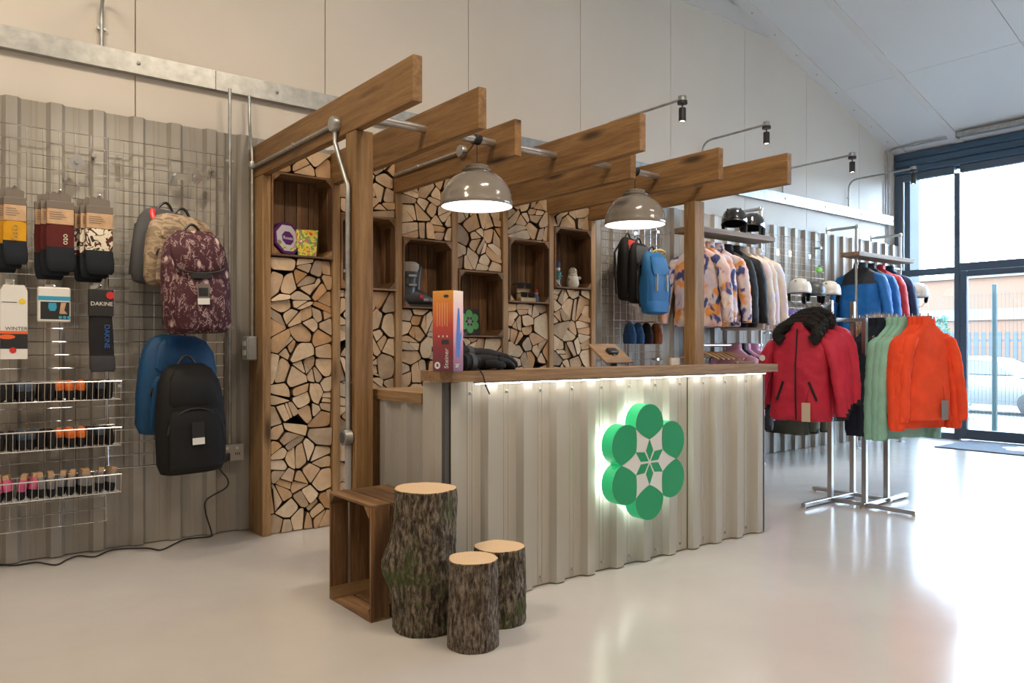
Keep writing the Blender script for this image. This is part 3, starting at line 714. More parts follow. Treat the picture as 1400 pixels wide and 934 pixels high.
# ================================================================== COUNTER
t = thing('reception_counter', 'reception counter clad in grey ribbed steel with lit front', 'counter', (0, 0, 0))
PH = 4.15 % PITCH
for a, b_ in ((1.862, 3.488), (3.491, 4.188)):
    obj('cladding_sheet', clad(MB(), a, b_, .006, .995, PH, .034).xf(Matrix.Translation((0, 2.847, 0))), mCladC, t)
ends = clad(MB(), 2.846, 2.985, .006, .995, 2.955, .02).xf(Matrix.Translation((1.842, 0, 0)) @ Matrix.Rotation(PI / 2, 4, 'Z') @ Matrix.Scale(-1, 4, (0, 1, 0)))
obj('end_sheet', ends, mCladC, t)
obj('corner_trim', MB().box(1.836, 1.862, 2.822, 2.846, .004, .996), mDark, t)
obj('corner_trim', MB().box(4.188, 4.197, 2.815, 2.86, .004, .996), mDark, t)
obj('carcass', MB().box(1.868, 4.186, 2.852, 2.962, .004, .992), plain('dark_ply', (.10, .075, .055), .8), t)
obj('end_board', MB().box(4.187, 4.195, 2.862, 3.42, .004, .89), mDark, t)
sm_me = MB().lathe([(.0005, .011), (.006, .010), (.0065, .004), (.010, .003), (.010, 0)], 8).mesh('screw', mGalv, True)
for i in range(11):
    for z in (.945, .045): link('screw', sm_me, t, (4.15 - PITCH * (i + .5), 2.847, z), (PI / 2, 0, 0))
obj('led_profile', MB().bev(1.97, 4.17, 2.781, 2.799, .990, .999, .002), mGalv, t)
obj('led_strip', MB().box(1.98, 4.16, 2.784, 2.796, .986, .9895), mLed, t)
o = obj('counter_worktop', MB().prism([(0, .045), (.012, .02), (.035, 0), (2.46, 0), (2.46, .202), (0, .202)], 0, .047), mTopX, loc=(1.80, 2.763, 1.0))
tag(o, 'narrow raised timber worktop along the counter front with a rounded corner', 'worktop')
# lower desk behind
t = thing('staff_desk', 'lower timber topped desk with ribbed steel end behind the counter', 'desk', (0, 0, 0))
obj('end_sheet', clad(MB(), 2.988, 3.42, .006, .893, 2.955, .02).xf(Matrix.Translation((1.848, 0, 0)) @ Matrix.Rotation(PI / 2, 4, 'Z') @ Matrix.Scale(-1, 4, (0, 1, 0))), mClad, t)
obj('desk_top', MB().prism([(1.818, 2.99), (4.19, 2.99), (4.19, 3.515), (1.86, 3.515), (1.818, 3.46)], .896, .943), mTopY, t)
obj('corner_leg', MB().bev(1.80, 1.855, 3.424, 3.50, 0, .895, .003), mBeamZ, t)
for x in (2.7, 3.5): obj('leg', MB().bev(x, x + .06, 3.40, 3.46, 0, .895, .003), mBeamZ, t)

# flower sign ----------------------------------------------------------
pf = (onY(837, 605, 2.70) + onY(935, 605, 2.70)) / 2; cxs = pf.x; czs = (onY(888, 554, 2.70).z + onY(886, 710, 2.70).z) / 2
t = thing('flower_sign', 'backlit green and white six petal flower sign on the counter front', 'sign', (cxs, 2.81, czs))
R_, r_ = .195, .105
nr = R_ * math.cos(PI / 6) + math.sqrt(r_ ** 2 - (R_ * .5) ** 2)
def rotp(p, a): return (p[0] * math.cos(a) - p[1] * math.sin(a), p[0] * math.sin(a) + p[1] * math.cos(a))
def petal_outer(n=14):                                # for the petal on the +x axis, from notch -30 to notch +30
    p0 = (nr * math.cos(-PI / 6), nr * math.sin(-PI / 6)); a0 = math.atan2(p0[1], p0[0] - R_)
    return [(R_ + r_ * math.cos(a0 + (-2 * a0) * i / n), r_ * math.sin(a0 + (-2 * a0) * i / n)) for i in range(n + 1)]
out = []
for i in range(6): out += [rotp(p, PI / 2 + i * PI / 3) for p in petal_outer()[:-1]]
obj('body', MB().prism([(x, z) for x, z in out], -.108, -.036, 'y'), mGreenS, t, 35)
obj('halo_backlight', MB().prism([(x * .90, z * .90) for x, z in out], -.034, -.030, 'y'), mHalo, t)
obj('white_face', MB().prism([(x * .995, z * .995) for x, z in out], -.1095, -.1082, 'y'), mWhite, t)
po = petal_outer()
def quad(a, c_, b, n=6): return [((1 - s) ** 2 * a[0] + 2 * s * (1 - s) * c_[0] + s * s * b[0], (1 - s) ** 2 * a[1] + 2 * s * (1 - s) * c_[1] + s * s * b[1]) for s in [i / n for i in range(1, n)]]
tip = (.118, 0)
pet = po + quad(po[-1], (.135, .055), tip) + [tip] + quad(tip, (.135, -.055), po[0])
for i in range(6):
    q = [rotp((p[0] * .998, p[1] * .998), PI / 2 + i * PI / 3) for p in pet]; obj('petal', MB().prism(q, -.1115, -.1097, 'y'), mGreen, t)
    d = [rotp(p, PI / 2 + i * PI / 3) for p in ((.010, 0), (.060, -.027), (.117, 0), (.060, .027))]; obj('petal_heart', MB().prism(d, -.1115, -.1097, 'y'), mGreen, t)

# ================================================================== STUMPS
def stump(lab, cx, cy, R, h, mat, seed, burl=None, slant=0):
    t = thing('log_stump', lab, 'stump', (cx, cy, 0), group='log stumps on the floor')
    n, mrow = 168, 72
    def fn(r, z, q, j):
        v = Vector((math.cos(q) * 1.2, math.sin(q) * 1.2, z * 2 + seed * 5))
        rid = 1 - abs(noise.noise(Vector((math.cos(q) * 9, math.sin(q) * 9, z * 9 + seed)))) * 2
        g = 1 + .12 * noise.noise(v) + .03 * noise.noise(v * 4) + .022 * rid + .022 * noise.noise(Vector((math.cos(q) * 20, math.sin(q) * 20, z * 26)))
        if burl:
            dq = (q - burl[0] + PI) % (2 * PI) - PI; g += burl[2] * math.exp(-(dq / .5) ** 2 - ((z - burl[1]) / .09) ** 2)
        return r * g, z + slant * r * math.cos(q) * (z / h)
    prof = [(R * (1.03 - .05 * (i / mrow)) if i else R, h * i / mrow) for i in range(mrow + 1)]
    mb = MB().lathe(prof, n, fn=fn); top = mb.v[-n:]
    mb.f.append(list(range(n))[::-1]); mb.m.append(0)
    obj('bark', mb, mat, t, 60)
    k = [(x * .985, y * .985, z + .0015) for x, y, z in top]; m = MB(); c = (0, 0, h + .002)
    vs = [c] + [(x * .5, y * .5, (z + h) / 2 + .002) for x, y, z in k] + k + [(x, y, z - .004) for x, y, z in top]
    fs = [(0, 1 + i, 1 + (i + 1) % n) for i in range(n)] + [(1 + i, 1 + n + i, 1 + n + (i + 1) % n, 1 + (i + 1) % n) for i in range(n)] + [(1 + n + i, 1 + 2 * n + i, 1 + 2 * n + (i + 1) % n, 1 + n + (i + 1) % n) for i in range(n)]
    obj('cut_face', m.add(vs, fs), mCut, t, 60)
    return t
b1 = onZ(576, 873, 0); b2_ = onZ(645, 895, 0); b3 = onZ(683, 860, 0)
def behind(p, d): return p.x + SN * d, p.y + CS * d
stump('tall mossy log stump with a burl on its side, against the crate', *behind(b1, .125), .128, .572, mBark, 1, (2.72, .26, .34))
stump('short grey barked stump standing clear in front of the others', *behind(b2_, .095), .097, .335, mBark2, 4)
stump('short stump half hidden behind the grey barked one, against the counter', *behind(b3, .10), .104, .312, mBark, 9)

# ================================================================== WIRE GRID DISPLAY ON THE LEFT
def gridwall(lab, x0, x1, z0, z1, Y=4.79, px=.0762, pz=.0705, mat=None):
    t = thing('grid_panel', lab, 'grid panel', (x0, Y, z0), group='chrome grid wall panels')
    W_, H_ = x1 - x0, z1 - z0; m = MB()
    n = round(W_ / px)
    for i in range(1, n): m.tube([(W_ * i / n, 0, 0), (W_ * i / n, 0, H_)], .0022, 5)
    n = round(H_ / pz)
    for i in range(1, n): m.tube([(0, -.004, H_ * i / n), (W_, -.004, H_ * i / n)], .0022, 5)
    obj('wire_grid', m, mat or mChrome, t, True)
    obj('edge_frame', MB().tube([(0, 0, 0), (W_, 0, 0), (W_, 0, H_), (0, 0, H_), (0, 0, 0)], .0042, 6), mat or mChrome, t, True)
    for z in (.25 * H_, .95 * H_):
        for x in (.06, W_ - .06): obj('wall_bracket', MB().box(x - .012, x + .012, -.008, .062, z - .01, z + .01), mat or mChrome, t)
    return t
gx = onY(146.5, 300, 4.79).x; gx2 = onY(306, 300, 4.79).x
ztop = onY(60, 176, 4.79).z
gridwall('chrome wire grid panel holding socks and wire baskets', gx - .61, gx - .005, .183, ztop)
gridwall('chrome wire grid panel holding the hanging backpacks', gx + .005, gx2, .47, ztop)
def hook(lab, p, L=.2, drop=.0):
    t = thing('display_hook', lab, 'hook', p, group='chrome display hooks')
    obj('back_plate', MB().box(-.02, .02, -.009, -.005, -.03, .03), mChrome, t)
    obj('prong', MB().tube([(0, -.009, 0), (0, -L * .9, -drop), (0, -L, -drop + .012)], .0035, 8), mChrome, t, True)
    return t
hx = onY(105, 222, 4.79); 
t = thing('empty_bracket', 'diamond shaped empty chrome bracket on the sock grid', 'bracket', (hx.x, 4.785, hx.z), group='empty grid brackets')
obj('plate', MB().prism([(-.045, 0), (0, -.05), (.045, 0), (0, .05)], -.010, -.004, 'y'), mChrome, t)
obj('socket_tube', MB().tube([(0, -.010, 0), (0, -.035, 0)], .014, 10), mChrome, t, True)
hx = onY(268, 243, 4.79); dup(t, (hx.x, 4.785, hx.z), label='diamond shaped empty chrome bracket beside the backpack arm')

# socks --------------------------------------------------------------
mNavy = fabric('navy_knit', (.012, .016, .024)); mYel = fabric('mustard_knit', (.66, .33, .015)); mMar = fabric('maroon_knit', (.10, .016, .016))
mCardG = plain('grey_brown_card', (.15, .125, .105), .6)
mPatSock = pattern('patterned_knit', [(0, (.75, .70, .58)), (.42, (.08, .015, .012)), (.5, (.72, .66, .52)), (.6, (.02, .02, .03)), (.68, (.45, .20, .08))], 16, const=True)
def flatloft(mb, prof, th, n=20):                       # prof (z, half width, cx): soft flat shape facing -y
    return mb.loft([(z, a, th * (.55 if i in (0, len(prof) - 1) else 1), cx, 0) for i, (z, a, cx) in enumerate(prof)], n, 3.2)
def sock_pack(lab, p, w_, h_, mat, mat2, group):
    t = thing('sock_pair', lab, 'socks', p, group=group)
    a = w_ / 2
    obj('hang_tab', MB().prism([(-a * .8, -.045), (a * .8, -.045), (a * .8, -.01), (.012, .0), (.010, .01), (-.010, .01), (-.012, 0), (-a * .8, -.008)], -.004, .004, 'y'), mCardG, t)
    obj('header_card', MB().bev(-a, a, -.014, .014, -.085, -.045, .002), mCardG, t)
    obj('kraft_label', MB().bev(-a * .97, a * .97, -.016, .016, -.165, -.085, .002), mKraft, t)
    m = MB()
    for i in range(4): m.box(-a * .8, a * (.1 + .15 * (i % 3)), -.0168, -.0160, -.105 - i * .011, -.102 - i * .011)
    obj('label_print', m, mCardG, t)
    b = obj('sock_leg', flatloft(MB(), [(-h_ * .70, a * 1.0, 0), (-h_ * .5, a * 1.03, 0), (-.16, a * .98, 0), (-.05, a * .9, 0)], .0145), mat, t, True)
    obj('sock_foot', flatloft(MB(), [(-h_, a * .86, .006), (-h_ + .015, a * 1.02, .006), (-h_ * .86, a * 1.08, .004), (-h_ * .69, a * 1.02, 0)], .016), mat2, t, True)
    return t
def sock_hook(u0, u1, v0, v1, mat, mat2, nm, txt, n=3, ysp=.036):
    Y = 4.60; a, b_ = onY(u0, v0, Y), onY(u1, v1, Y); cx = (a.x + b_.x) / 2; w_ = (b_.x - a.x); h_ = a.z - b_.z
    hook('chrome prong hook carrying the ' + nm, (cx, 4.786, a.z + .004), .2 + .0)
    for i in range(n):
        lab = ['%s at the front of its hook' % nm, '%s second on its hook' % nm, '%s at the back of its hook' % nm][i]
        t = sock_pack('pair of ' + lab, (cx - .022 * i, Y + ysp * i, a.z), w_, h_ + .02 * i, mat, mat2, 'carded socks')
        if i == 0 and txt:
            for q, r in enumerate(txt): text('knit_lettering', r[0], r[1], r[2], t, (r[3], -.0165, r[4]), r[5])
mGold = plain('gold_print', (.45, .33, .12), .7); mCream = plain('cream_print', (.75, .68, .55), .7)
RV = (PI / 2, 0, 0); RV90 = (PI / 2, PI / 2, 0); RVm90 = (PI / 2, -PI / 2, 0)
sock_hook(4, 36, 256, 362, mYel, mNavy, 'mustard yellow and navy socks', [('OTO', .035, mGold, 0, -.22, RV90)])
sock_hook(63, 101, 262, 372, mMar, mNavy, 'maroon and navy socks', [('oto', .04, mCream, .025, -.24, RV90)])
sock_hook(117, 154, 269, 376, mPatSock, mNavy, 'cream and red patterned socks', [])
for (u, v) in ((20, 282), (80, 287), (136, 292)): pass

# second row: insoles, footbed pack, black socks
mCardW = plain('glossy_white_card', (.70, .69, .66), .35); mCardBk = plain('black_card', (.02, .02, .022), .4); mRed = plain('red_sticker', (.55, .03, .03), .4)
mOrange = plain('orange_print', (.75, .12, .02), .5); mBlueP = plain('cyan_print', (.03, .30, .48), .5); mYelS = plain('yellow_sticker', (.75, .55, .03), .5)
Y = 4.60
a, b_ = onY(0, 389, Y), onY(37, 491, Y); w_, h_ = b_.x - a.x, a.z - b_.z
hook('chrome prong hook carrying the white insole pack', ((a.x + b_.x) / 2, 4.786, a.z + .012), .2)
t = thing('insole_pack', 'tall white insole carton with orange band and black panel', 'pack', ((a.x + b_.x) / 2, Y, b_.z))
obj('carton', MB().prism([(-w_ / 2, 0), (w_ / 2, 0), (w_ / 2, h_ * .92), (w_ * .38, h_), (-w_ * .38, h_), (-w_ / 2, h_ * .92)], -.02, .02, 'y'), mCardW, t)
obj('black_panel', MB().box(-w_ / 2 - .0005, w_ / 2 + .0005, -.0208, .0208, h_ * .14, h_ * .34), mCardBk, t)
obj('orange_band', MB().box(-w_ / 2 - .0006, w_ / 2 + .0006, -.0209, .0209, h_ * .34, h_ * .38), mOrange, t)
obj('red_sticker', MB().lathe([(.0005, 0), (w_ * .13, 0), (w_ * .13, .001), (.0005, .001)], 20).xf(Matrix.Translation((-.005, -.0212, h_ * .12)) @ Matrix.Rotation(PI / 2, 4, 'X')), mRed, t)
obj('yellow_sticker', MB().lathe([(.0005, 0), (w_ * .13, 0), (w_ * .13, .001), (.0005, .001)], 20).xf(Matrix.Translation((w_ * .3, -.0203, h_ * .78)) @ Matrix.Rotation(PI / 2, 4, 'X')), mYelS, t)
text('lettering', 'WINTER', w_ * .22, mCardBk, t, (0.01, -.0205, h_ * .41), RV)
obj('foot_print', MB().prism([(-.03 + .035 * math.cos(q * .3927), h_ * .30 + .012 * math.sin(q * .3927)) for q in range(16)], -.0214, -.0209, 'y'), mOrange, t)
obj('printed_rule', MB().box(-w_ * .45, w_ * .1, -.0206, -.02, h_ * .76, h_ * .77), mCardBk, t)
a, b_ = onY(51, 392, Y), onY(96, 441, Y); w_, h_ = b_.x - a.x, a.z - b_.z
hook('chrome prong hook carrying the white and blue pack', ((a.x + b_.x) / 2, 4.786, a.z - .004), .2)
t = thing('heel_pad_pack', 'small square white and blue pack with a dark picture', 'pack', ((a.x + b_.x) / 2, Y, b_.z))
obj('carton', MB().bev(-w_ / 2, w_ / 2, -.016, .016, 0, h_, .006), mCardW, t)
obj('blue_band', MB().box(-w_ / 2 + .001, w_ / 2 - .001, -.0168, -.016, h_ * .62, h_ * .74), mBlueP, t)
obj('picture_panel', MB().box(-w_ * .42, w_ * .46, -.0168, -.016, h_ * .08, h_ * .58), mCardBk, t)
obj('blue_pad_picture', MB().loft([(h_ * .32, .012, .0005, -w_ * .06, -.0172), (h_ * .42, .019, .0005, -w_ * .06, -.0172), (h_ * .55, .017, .0005, -w_ * .06, -.0172)], 12, 2.2), mBlueP, t)
obj('leg_picture', MB().prism([(w_ * .2, h_ * .56), (w_ * .36, h_ * .56), (w_ * .30, h_ * .34), (w_ * .4, h_ * .24), (w_ * .15, h_ * .24)], -.0172, -.0167, 'y'), mKraft, t)
m = MB()
for i in range(3): m.lathe([(.0005, 0), (.008, 0), (.008, .0006), (.0005, .0006)], 12).v
q = MB()
for i in range(3): q.prism([(w_ * (.18 + .13 * i) + .008 * math.cos(k_ * .628), h_ * .14 + .008 * math.sin(k_ * .628)) for k_ in range(10)], -.0173, -.0168, 'y')
obj('blue_dots', q, mBlueP, t)
a, b_ = onY(120, 394, Y), onY(154, 500, Y); w_, h_ = b_.x - a.x, a.z - b_.z
hook('chrome prong hook carrying the black lettered socks', ((a.x + b_.x) / 2, 4.786, a.z + .006), .2)
mBlkKnit = fabric('black_knit', (.014, .014, .017)); mGreyKnit = fabric('charcoal_knit', (.05, .05, .055)); mBlueInk = plain('blue_print', (.03, .13, .42), .6)
t = thing('sock_pair', 'black socks with blue upright lettering on a black card', 'socks', ((a.x + b_.x) / 2, Y, a.z), group='carded socks')
obj('header_card', MB().bev(-w_ * .48, w_ * .52, -.016, .016, -h_ * .36, -.004, .003), mCardBk, t)
obj('sock_leg', flatloft(MB(), [(-h_ * .88, w_ * .5, .008), (-h_ * .6, w_ * .5, .004), (-h_ * .3, w_ * .46, 0)], .017), mBlkKnit, t, True)
obj('sock_foot', flatloft(MB(), [(-h_ * 1.08, w_ * .46, .012), (-h_ * 1.04, w_ * .53, .012), (-h_ * .87, w_ * .52, .009)], .019), mGreyKnit, t, True)
text('card_lettering', 'DAKINE', w_ * .25, mCardW, t, (0.004, -.0165, -h_ * .20), RV)
text('knit_lettering', 'DAKINE', w_ * .30, mBlueInk, t, (.028, -.0185, -h_ * .62), RV90)
obj('red_sticker', MB().lathe([(.0005, 0), (.020, 0), (.020, .001), (.0005, .001)], 18).xf(Matrix.Translation((w_ * .38, -.0163, -.035)) @ Matrix.Rotation(PI / 2, 4, 'X')), mRed, t)
# wire baskets ---------------------------------------------------------
mPink = fabric('pink_knit', (.50, .10, .22)); mGreyW = fabric('grey_knit', (.17, .17, .19)); mSlate = fabric('slate_fabric', (.055, .075, .11)); mOrgF = fabric('orange_fabric', (.62, .15, .03)); mBlkF = fabric('black_fabric', (.013, .013, .015))
rb = random.Random(5)
for bi, (vr, nm) in enumerate(((521, 'upper'), (584, 'middle'), (648, 'lowest'))):
    pr = onY(166, vr, 4.58); hh = .098; dd = .185; x0 = .22; W_ = pr.x - x0
    t = thing('wire_basket', 'chrome wire basket, %s of three on the sock grid' % nm, 'basket', (x0, 4.58, pr.z - hh), group='wire baskets')
    m = MB(); m.tube([(0, 0, hh), (W_, 0, hh), (W_, dd, hh), (0, dd, hh), (0, 0, hh)], .0035, 6); obj('rim', m, mChrome, t, True)
    m = MB(); n = int(W_ / .0265)
    for i in range(n + 1):
        x = W_ * i / n; m.tube([(x, 0, hh), (x, .012, 0), (x, dd - .012, 0), (x, dd, hh)], .0018, 5)
    for y in (.012, .06, .11, dd - .012): m.tube([(0, y, 0), (W_, y, 0)], .002, 5)
    obj('wires', m, mChrome, t, True)
    n = 14
    for i in range(n):
        x = x0 + .03 + (W_ - .06) * (i + .5) / n
        if bi < 2:
            mat = mBlkF if not (i in (0,) or i in (8, 9, 10)) else mOrgF
            if i in (4, 5, 12): mat = mSlate
            o = thing('rolled_headband', {mBlkF: 'black', mOrgF: 'black and orange', mSlate: 'black and slate blue'}[mat] + ' rolled headband standing in the %s wire basket' % nm, 'headband', (x, 4.665, pr.z - hh + .004), (rb.uniform(-.05, .05), rb.uniform(-.1, .1), rb.uniform(-.2, .2)), 'rolled headbands in the %s basket' % nm)
            obj('roll', MB().loft([(0, .014, .045), (.01, .021, .062), (.05, .022, .068), (.085, .020, .062), (.097, .013, .045)], 16, 2.6, .2, i), mBlkF, o, True)
            if mat is not mBlkF: obj('band', MB().loft([(.052, .0225, .069), (.07, .0228, .069), (.09, .019, .06), (.1, .012, .042)], 16, 2.6, .2, i), mat, o, True)
        else:
            mat = mPink if i < 6 else mGreyW
            o = thing('rolled_sock', ('pink' if i < 6 else 'grey') + ' and dark folded socks with a card tag in the lowest basket', 'socks', (x, 4.665, pr.z - hh + .004), (rb.uniform(-.08, .08), rb.uniform(-.16, .16), rb.uniform(-.3, .3)), ('pink' if i < 6 else 'grey') + ' folded socks in the lowest basket')
            obj('foot', MB().loft([(0, .012, .045), (.008, .019, .06), (.05, .021, .066)], 16, 2.6, .15, i), mNavy, o, True)
            obj('cuff', MB().loft([(.048, .0215, .067), (.09, .021, .064), (.105, .015, .05)], 16, 2.6, .15, i), mat, o, True)
            obj('card_tag', MB().box(-.012, .014, -.04, .03, .10, .128), mKraft, o)

# ================================================================== BACKPACKS
def backpack(lab, p, w_, h_, d_, mat, mat2, rot=(0, 0, 0), style=0, tagc=True, group='hanging backpacks', mzip=None, seed=0):
    t = thing('backpack', lab, 'backpack', p, rot, group)          # origin: top of the pack at its back
    a = w_ / 2; bd = d_ / 2
    R = [(-h_, a * .70, bd * .55, 0, -bd * .8), (-h_ * .985, a * .86, bd * .8, 0, -bd * .9), (-h_ * .9, a * .97, bd * .98, 0, -bd), (-h_ * .6, a, bd * 1.02, 0, -bd), (-h_ * .35, a * .97, bd * .95, 0, -bd), (-h_ * .16, a * .88, bd * .80, 0, -bd * .9), (-h_ * .05, a * .70, bd * .55, 0, -bd * .75), (0, a * .45, bd * .25, 0, -bd * .6)]
    obj('body', MB().loft(R, 36, 2.8, .10, seed), mat, t, True)
    if style == 0:      # flap top with front pocket
        obj('front_pocket', MB().loft([(-h_ * .95, a * .70, d_ * .10, 0, -d_ * .96), (-h_ * .9, a * .74, d_ * .16, 0, -d_ * .98), (-h_ * .6, a * .74, d_ * .16, 0, -d_ * .98), (-h_ * .47, a * .66, d_ * .10, 0, -d_ * .93)], 28, 3.4, .1, seed + 1), mat, t, True)
        fl_ = obj('lid', MB().loft([(-h_ * .40, a * .52, d_ * .06, 0, -d_ * .95), (-h_ * .36, a * .70, d_ * .13, 0, -d_ * .93), (-h_ * .2, a * .78, d_ * .2, 0, -d_ * .82), (-h_ * .06, a * .68, d_ * .3, 0, -d_ * .55), (-h_ * -.005, a * .5, d_ * .2, 0, -d_ * .45)], 28, 2.8, .08, seed + 2), mat, t, True)
        obj('zip', MB().tube([(a * .68 * math.cos(q), -d_ * 1.06, -h_ * .36 - h_ * .055 * math.sin(q)) for q in [PI * i / 12 for i in range(13)]], .005, 6), mzip or mBlack, fl_, True)
        obj('grip', MB().bev(-a * .3, a * .3, -d_ * 1.13, -d_ * 1.06, -h_ * .47, -h_ * .42, .008), mBlack, t)
    elif style == 1:    # plain teardrop with big curved panel
        obj('front_panel', MB().loft([(-h_ * .97, a * .66, d_ * .05, 0, -d_ * .93), (-h_ * .93, a * .76, d_ * .13, 0, -d_ * .98), (-h_ * .5, a * .76, d_ * .13, 0, -d_ * .98), (-h_ * .42, a * .66, d_ * .06, 0, -d_ * .95)], 28, 3.6, .06, seed + 1), mat2, t, True)
        obj('top_pocket', MB().loft([(-h_ * .38, a * .6, d_ * .06, 0, -d_ * .93), (-h_ * .34, a * .7, d_ * .12, 0, -d_ * .92), (-h_ * .12, a * .62, d_ * .2, 0, -d_ * .72), (-h_ * .05, a * .45, d_ * .1, 0, -d_ * .62)], 28, 2.8, .06, seed + 2), mat2, t, True)
        obj('zip', MB().tube([(a * .8 * math.cos(q), -d_ * 1.02, -h_ * .62 + h_ * .22 * math.sin(q)) for q in [PI * i / 14 for i in range(15)]], .005, 6), mzip or mBlack, t, True)
    elif style == 2:    # side-on strap view
        for s_ in (-1, 1): obj('side_panel', MB().loft([(-h_ * .85, d_ * .06, bd * .6, s_ * a * .96, -bd), (-h_ * .6, d_ * .1, bd * .75, s_ * a * .97, -bd), (-h_ * .4, d_ * .06, bd * .6, s_ * a * .93, -bd)], 16, 2.6), mat2, t, True)
        obj('top_pocket', MB().loft([(-h_ * .4, a * .6, d_ * .05, 0, -d_ * .95), (-h_ * .3, a * .74, d_ * .12, 0, -d_ * .94), (-h_ * .1, a * .66, d_ * .2, 0, -d_ * .7)], 28, 2.8, .06, seed + 2), mat2, t, True)
        obj('lower_panel', MB().loft([(-h_ * 1.01, a * .6, d_ * .2, 0, -bd), (-h_ * .97, a * .9, bd * 1.0, 0, -bd), (-h_ * .84, a * 1.0, bd * 1.06, 0, -bd), (-h_ * .8, a * .97, bd * 1.0, 0, -bd)], 28, 2.8), mat2, t, True)
    obj('grab_loop', MB().tube(arc((-.05, -bd * .5, -.012), (0, -bd * .55, .10), (.05, -bd * .5, -.012), 8), .008, 6), mBlack, t, True)
    for s_ in (-1, 1): obj('shoulder_strap', MB().tube([(s_ * a * .35, -bd * .2, -.02), (s_ * a * .8, .01, -h_ * .25), (s_ * a * .85, .0, -h_ * .6), (s_ * a * .9, -bd * .3, -h_ * .9)], .013, 6, flat=.5), mBlack, t, True)
    if tagc:
        g = obj('swing_tag', MB().box(-.032, .032, -d_ * 1.20 - .002, -d_ * 1.20, -h_ * .72, -h_ * .52), mCardBk if tagc == 2 else mCardG, t)
        obj('tag_print', MB().box(-.032, .032, -d_ * 1.20 - .003, -d_ * 1.20 - .002, -h_ * .72, -h_ * .66), mPaper, g)
        if tagc != 2: obj('tag_panel', MB().box(-.025, .025, -d_ * 1.20 - .003, -d_ * 1.20 - .002, -h_ * .64, -h_ * .56), mCardBk, g)
    return t
mMaroonP, nt, b = newmat('maroon_forest_print'); v = coords(nt, (1, 1, .55)); vo = nt.nodes.new('ShaderNodeTexVoronoi'); vo.inputs['Scale'].default_value = 15; nt.links.new(v, vo.inputs['Vector'])
f_ = ramp(nt, vo.outputs['Distance'], [(.16, (1, 1, 1)), (.24, (0, 0, 0))]); f2_ = ramp(nt, noi(nt, v, 28, 4, .7, 1.5), [(.53, (0, 0, 0)), (.56, (1, 1, 1)), (.60, (0, 0, 0))])
mm = mixc(nt, 1.0, f_, f2_, 'LIGHTEN'); nn = ramp(nt, noi(nt, v, 22, 3), [(.40, (0, 0, 0)), (.52, (1, 1, 1))])
c = mixc(nt, mixc(nt, 1.0, mm, nn, 'MULTIPLY'), (.050, .008, .015), (.56, .40, .38)); nt.links.new(c, b.inputs['Base Color']); b.inputs['Roughness'].default_value = .8
mCamo = pattern('tan_camouflage', [(0, (.30, .21, .13)), (.42, (.16, .11, .07)), (.5, (.38, .28, .18)), (.6, (.21, .15, .09))], 9, const=False, detail=5, stretch=(1, 1, 2.2))
mGreyF = fabric('grey_pack_fabric', (.07, .072, .075)); mBluF = fabric('blue_pack_fabric', (.006, .05, .13), .6); mBlackP = fabric('black_pack_fabric', (.006, .006, .0065), .75)
mTealZ = plain('dark_zip', (.02, .02, .02), .5)
def pk(u0, u1, v0, v1, Y):
    a, b_ = onY(u0, v0, Y), onY(u1, v1, Y); return (a.x + b_.x) / 2, a.z, b_.x - a.x, a.z - b_.z
ha = onY(236, 243, 4.79)
t = thing('face_out_arm', 'flat chrome arm jutting from the grid holding three backpacks', 'display arm', (ha.x, 4.785, ha.z))
obj('back_plate', MB().bev(-.022, .022, -.012, -.004, -.05, .03, .002), mChrome, t)
obj('arm', MB().xf(Matrix.Identity(4)).add([(x, y, z) for y, z in ((-.012, 0), (-.36, -.07)) for x in (-.007, .007) for z in (z - .012, z + .012)], [(0, 1, 3, 2), (4, 6, 7, 5), (0, 4, 5, 1), (2, 3, 7, 6), (0, 2, 6, 4), (1, 5, 7, 3)]), mChrome, t)
obj('end_stop', MB().bev(-.009, .009, -.372, -.36, -.085, -.04, .003), mChrome, t)
cx, zt, w_, h_ = pk(182, 268, 282, 392, 4.70)
gp_ = backpack('grey backpack with red strap ends, rearmost on the chrome arm', (cx, 4.76, zt), w_ * 1.05, h_ * 1.02, .11, mGreyF, mGreyF, (0, .10, .25), 3, False, seed=5)
obj('red_strap_end', MB().tube([(-.09, -.065, -.02), (-.10, -.085, -.05), (-.09, -.10, -.085)], .016, 8, flat=.5), mRed, gp_, True)
cx, zt, w_, h_ = pk(196, 297, 290, 398, 4.6)
backpack('tan camouflage backpack behind the maroon printed one', (cx, 4.645, zt), w_, h_, .125, mCamo, mCamo, (0, .08, .15), 1, False, seed=6)
cx, zt, w_, h_ = pk(214, 310, 313, 457, 4.44)
mp = backpack('maroon backpack with white forest print, front of the chrome arm', (cx, 4.50, zt), w_, h_, .15, mMaroonP, mMaroonP, (0, -.04, .05), 0, 1, seed=2)
hb = onY(258, 452, 4.79)
t = hook('chrome prong hook carrying the blue and black packs', (hb.x, 4.786, hb.z - .06), .34, .02)
cx, zt, w_, h_ = pk(186, 298, 458, 590, 4.62)
backpack('glossy blue backpack hanging behind the black one', (cx, 4.69, zt), w_ * 1.0, h_ * 1.0, .15, mBluF, mBluF, (0, .05, .12), 1, False, seed=8, mzip=mBlack)
cx, zt, w_, h_ = pk(207, 302, 498, 642, 4.46)
backpack('large black backpack with a white printed tag, lowest on the grid', (cx, 4.52, zt), w_, h_, .17, mBlackP, mBlackP, (0, -.03, .04), 1, 2, seed=3)

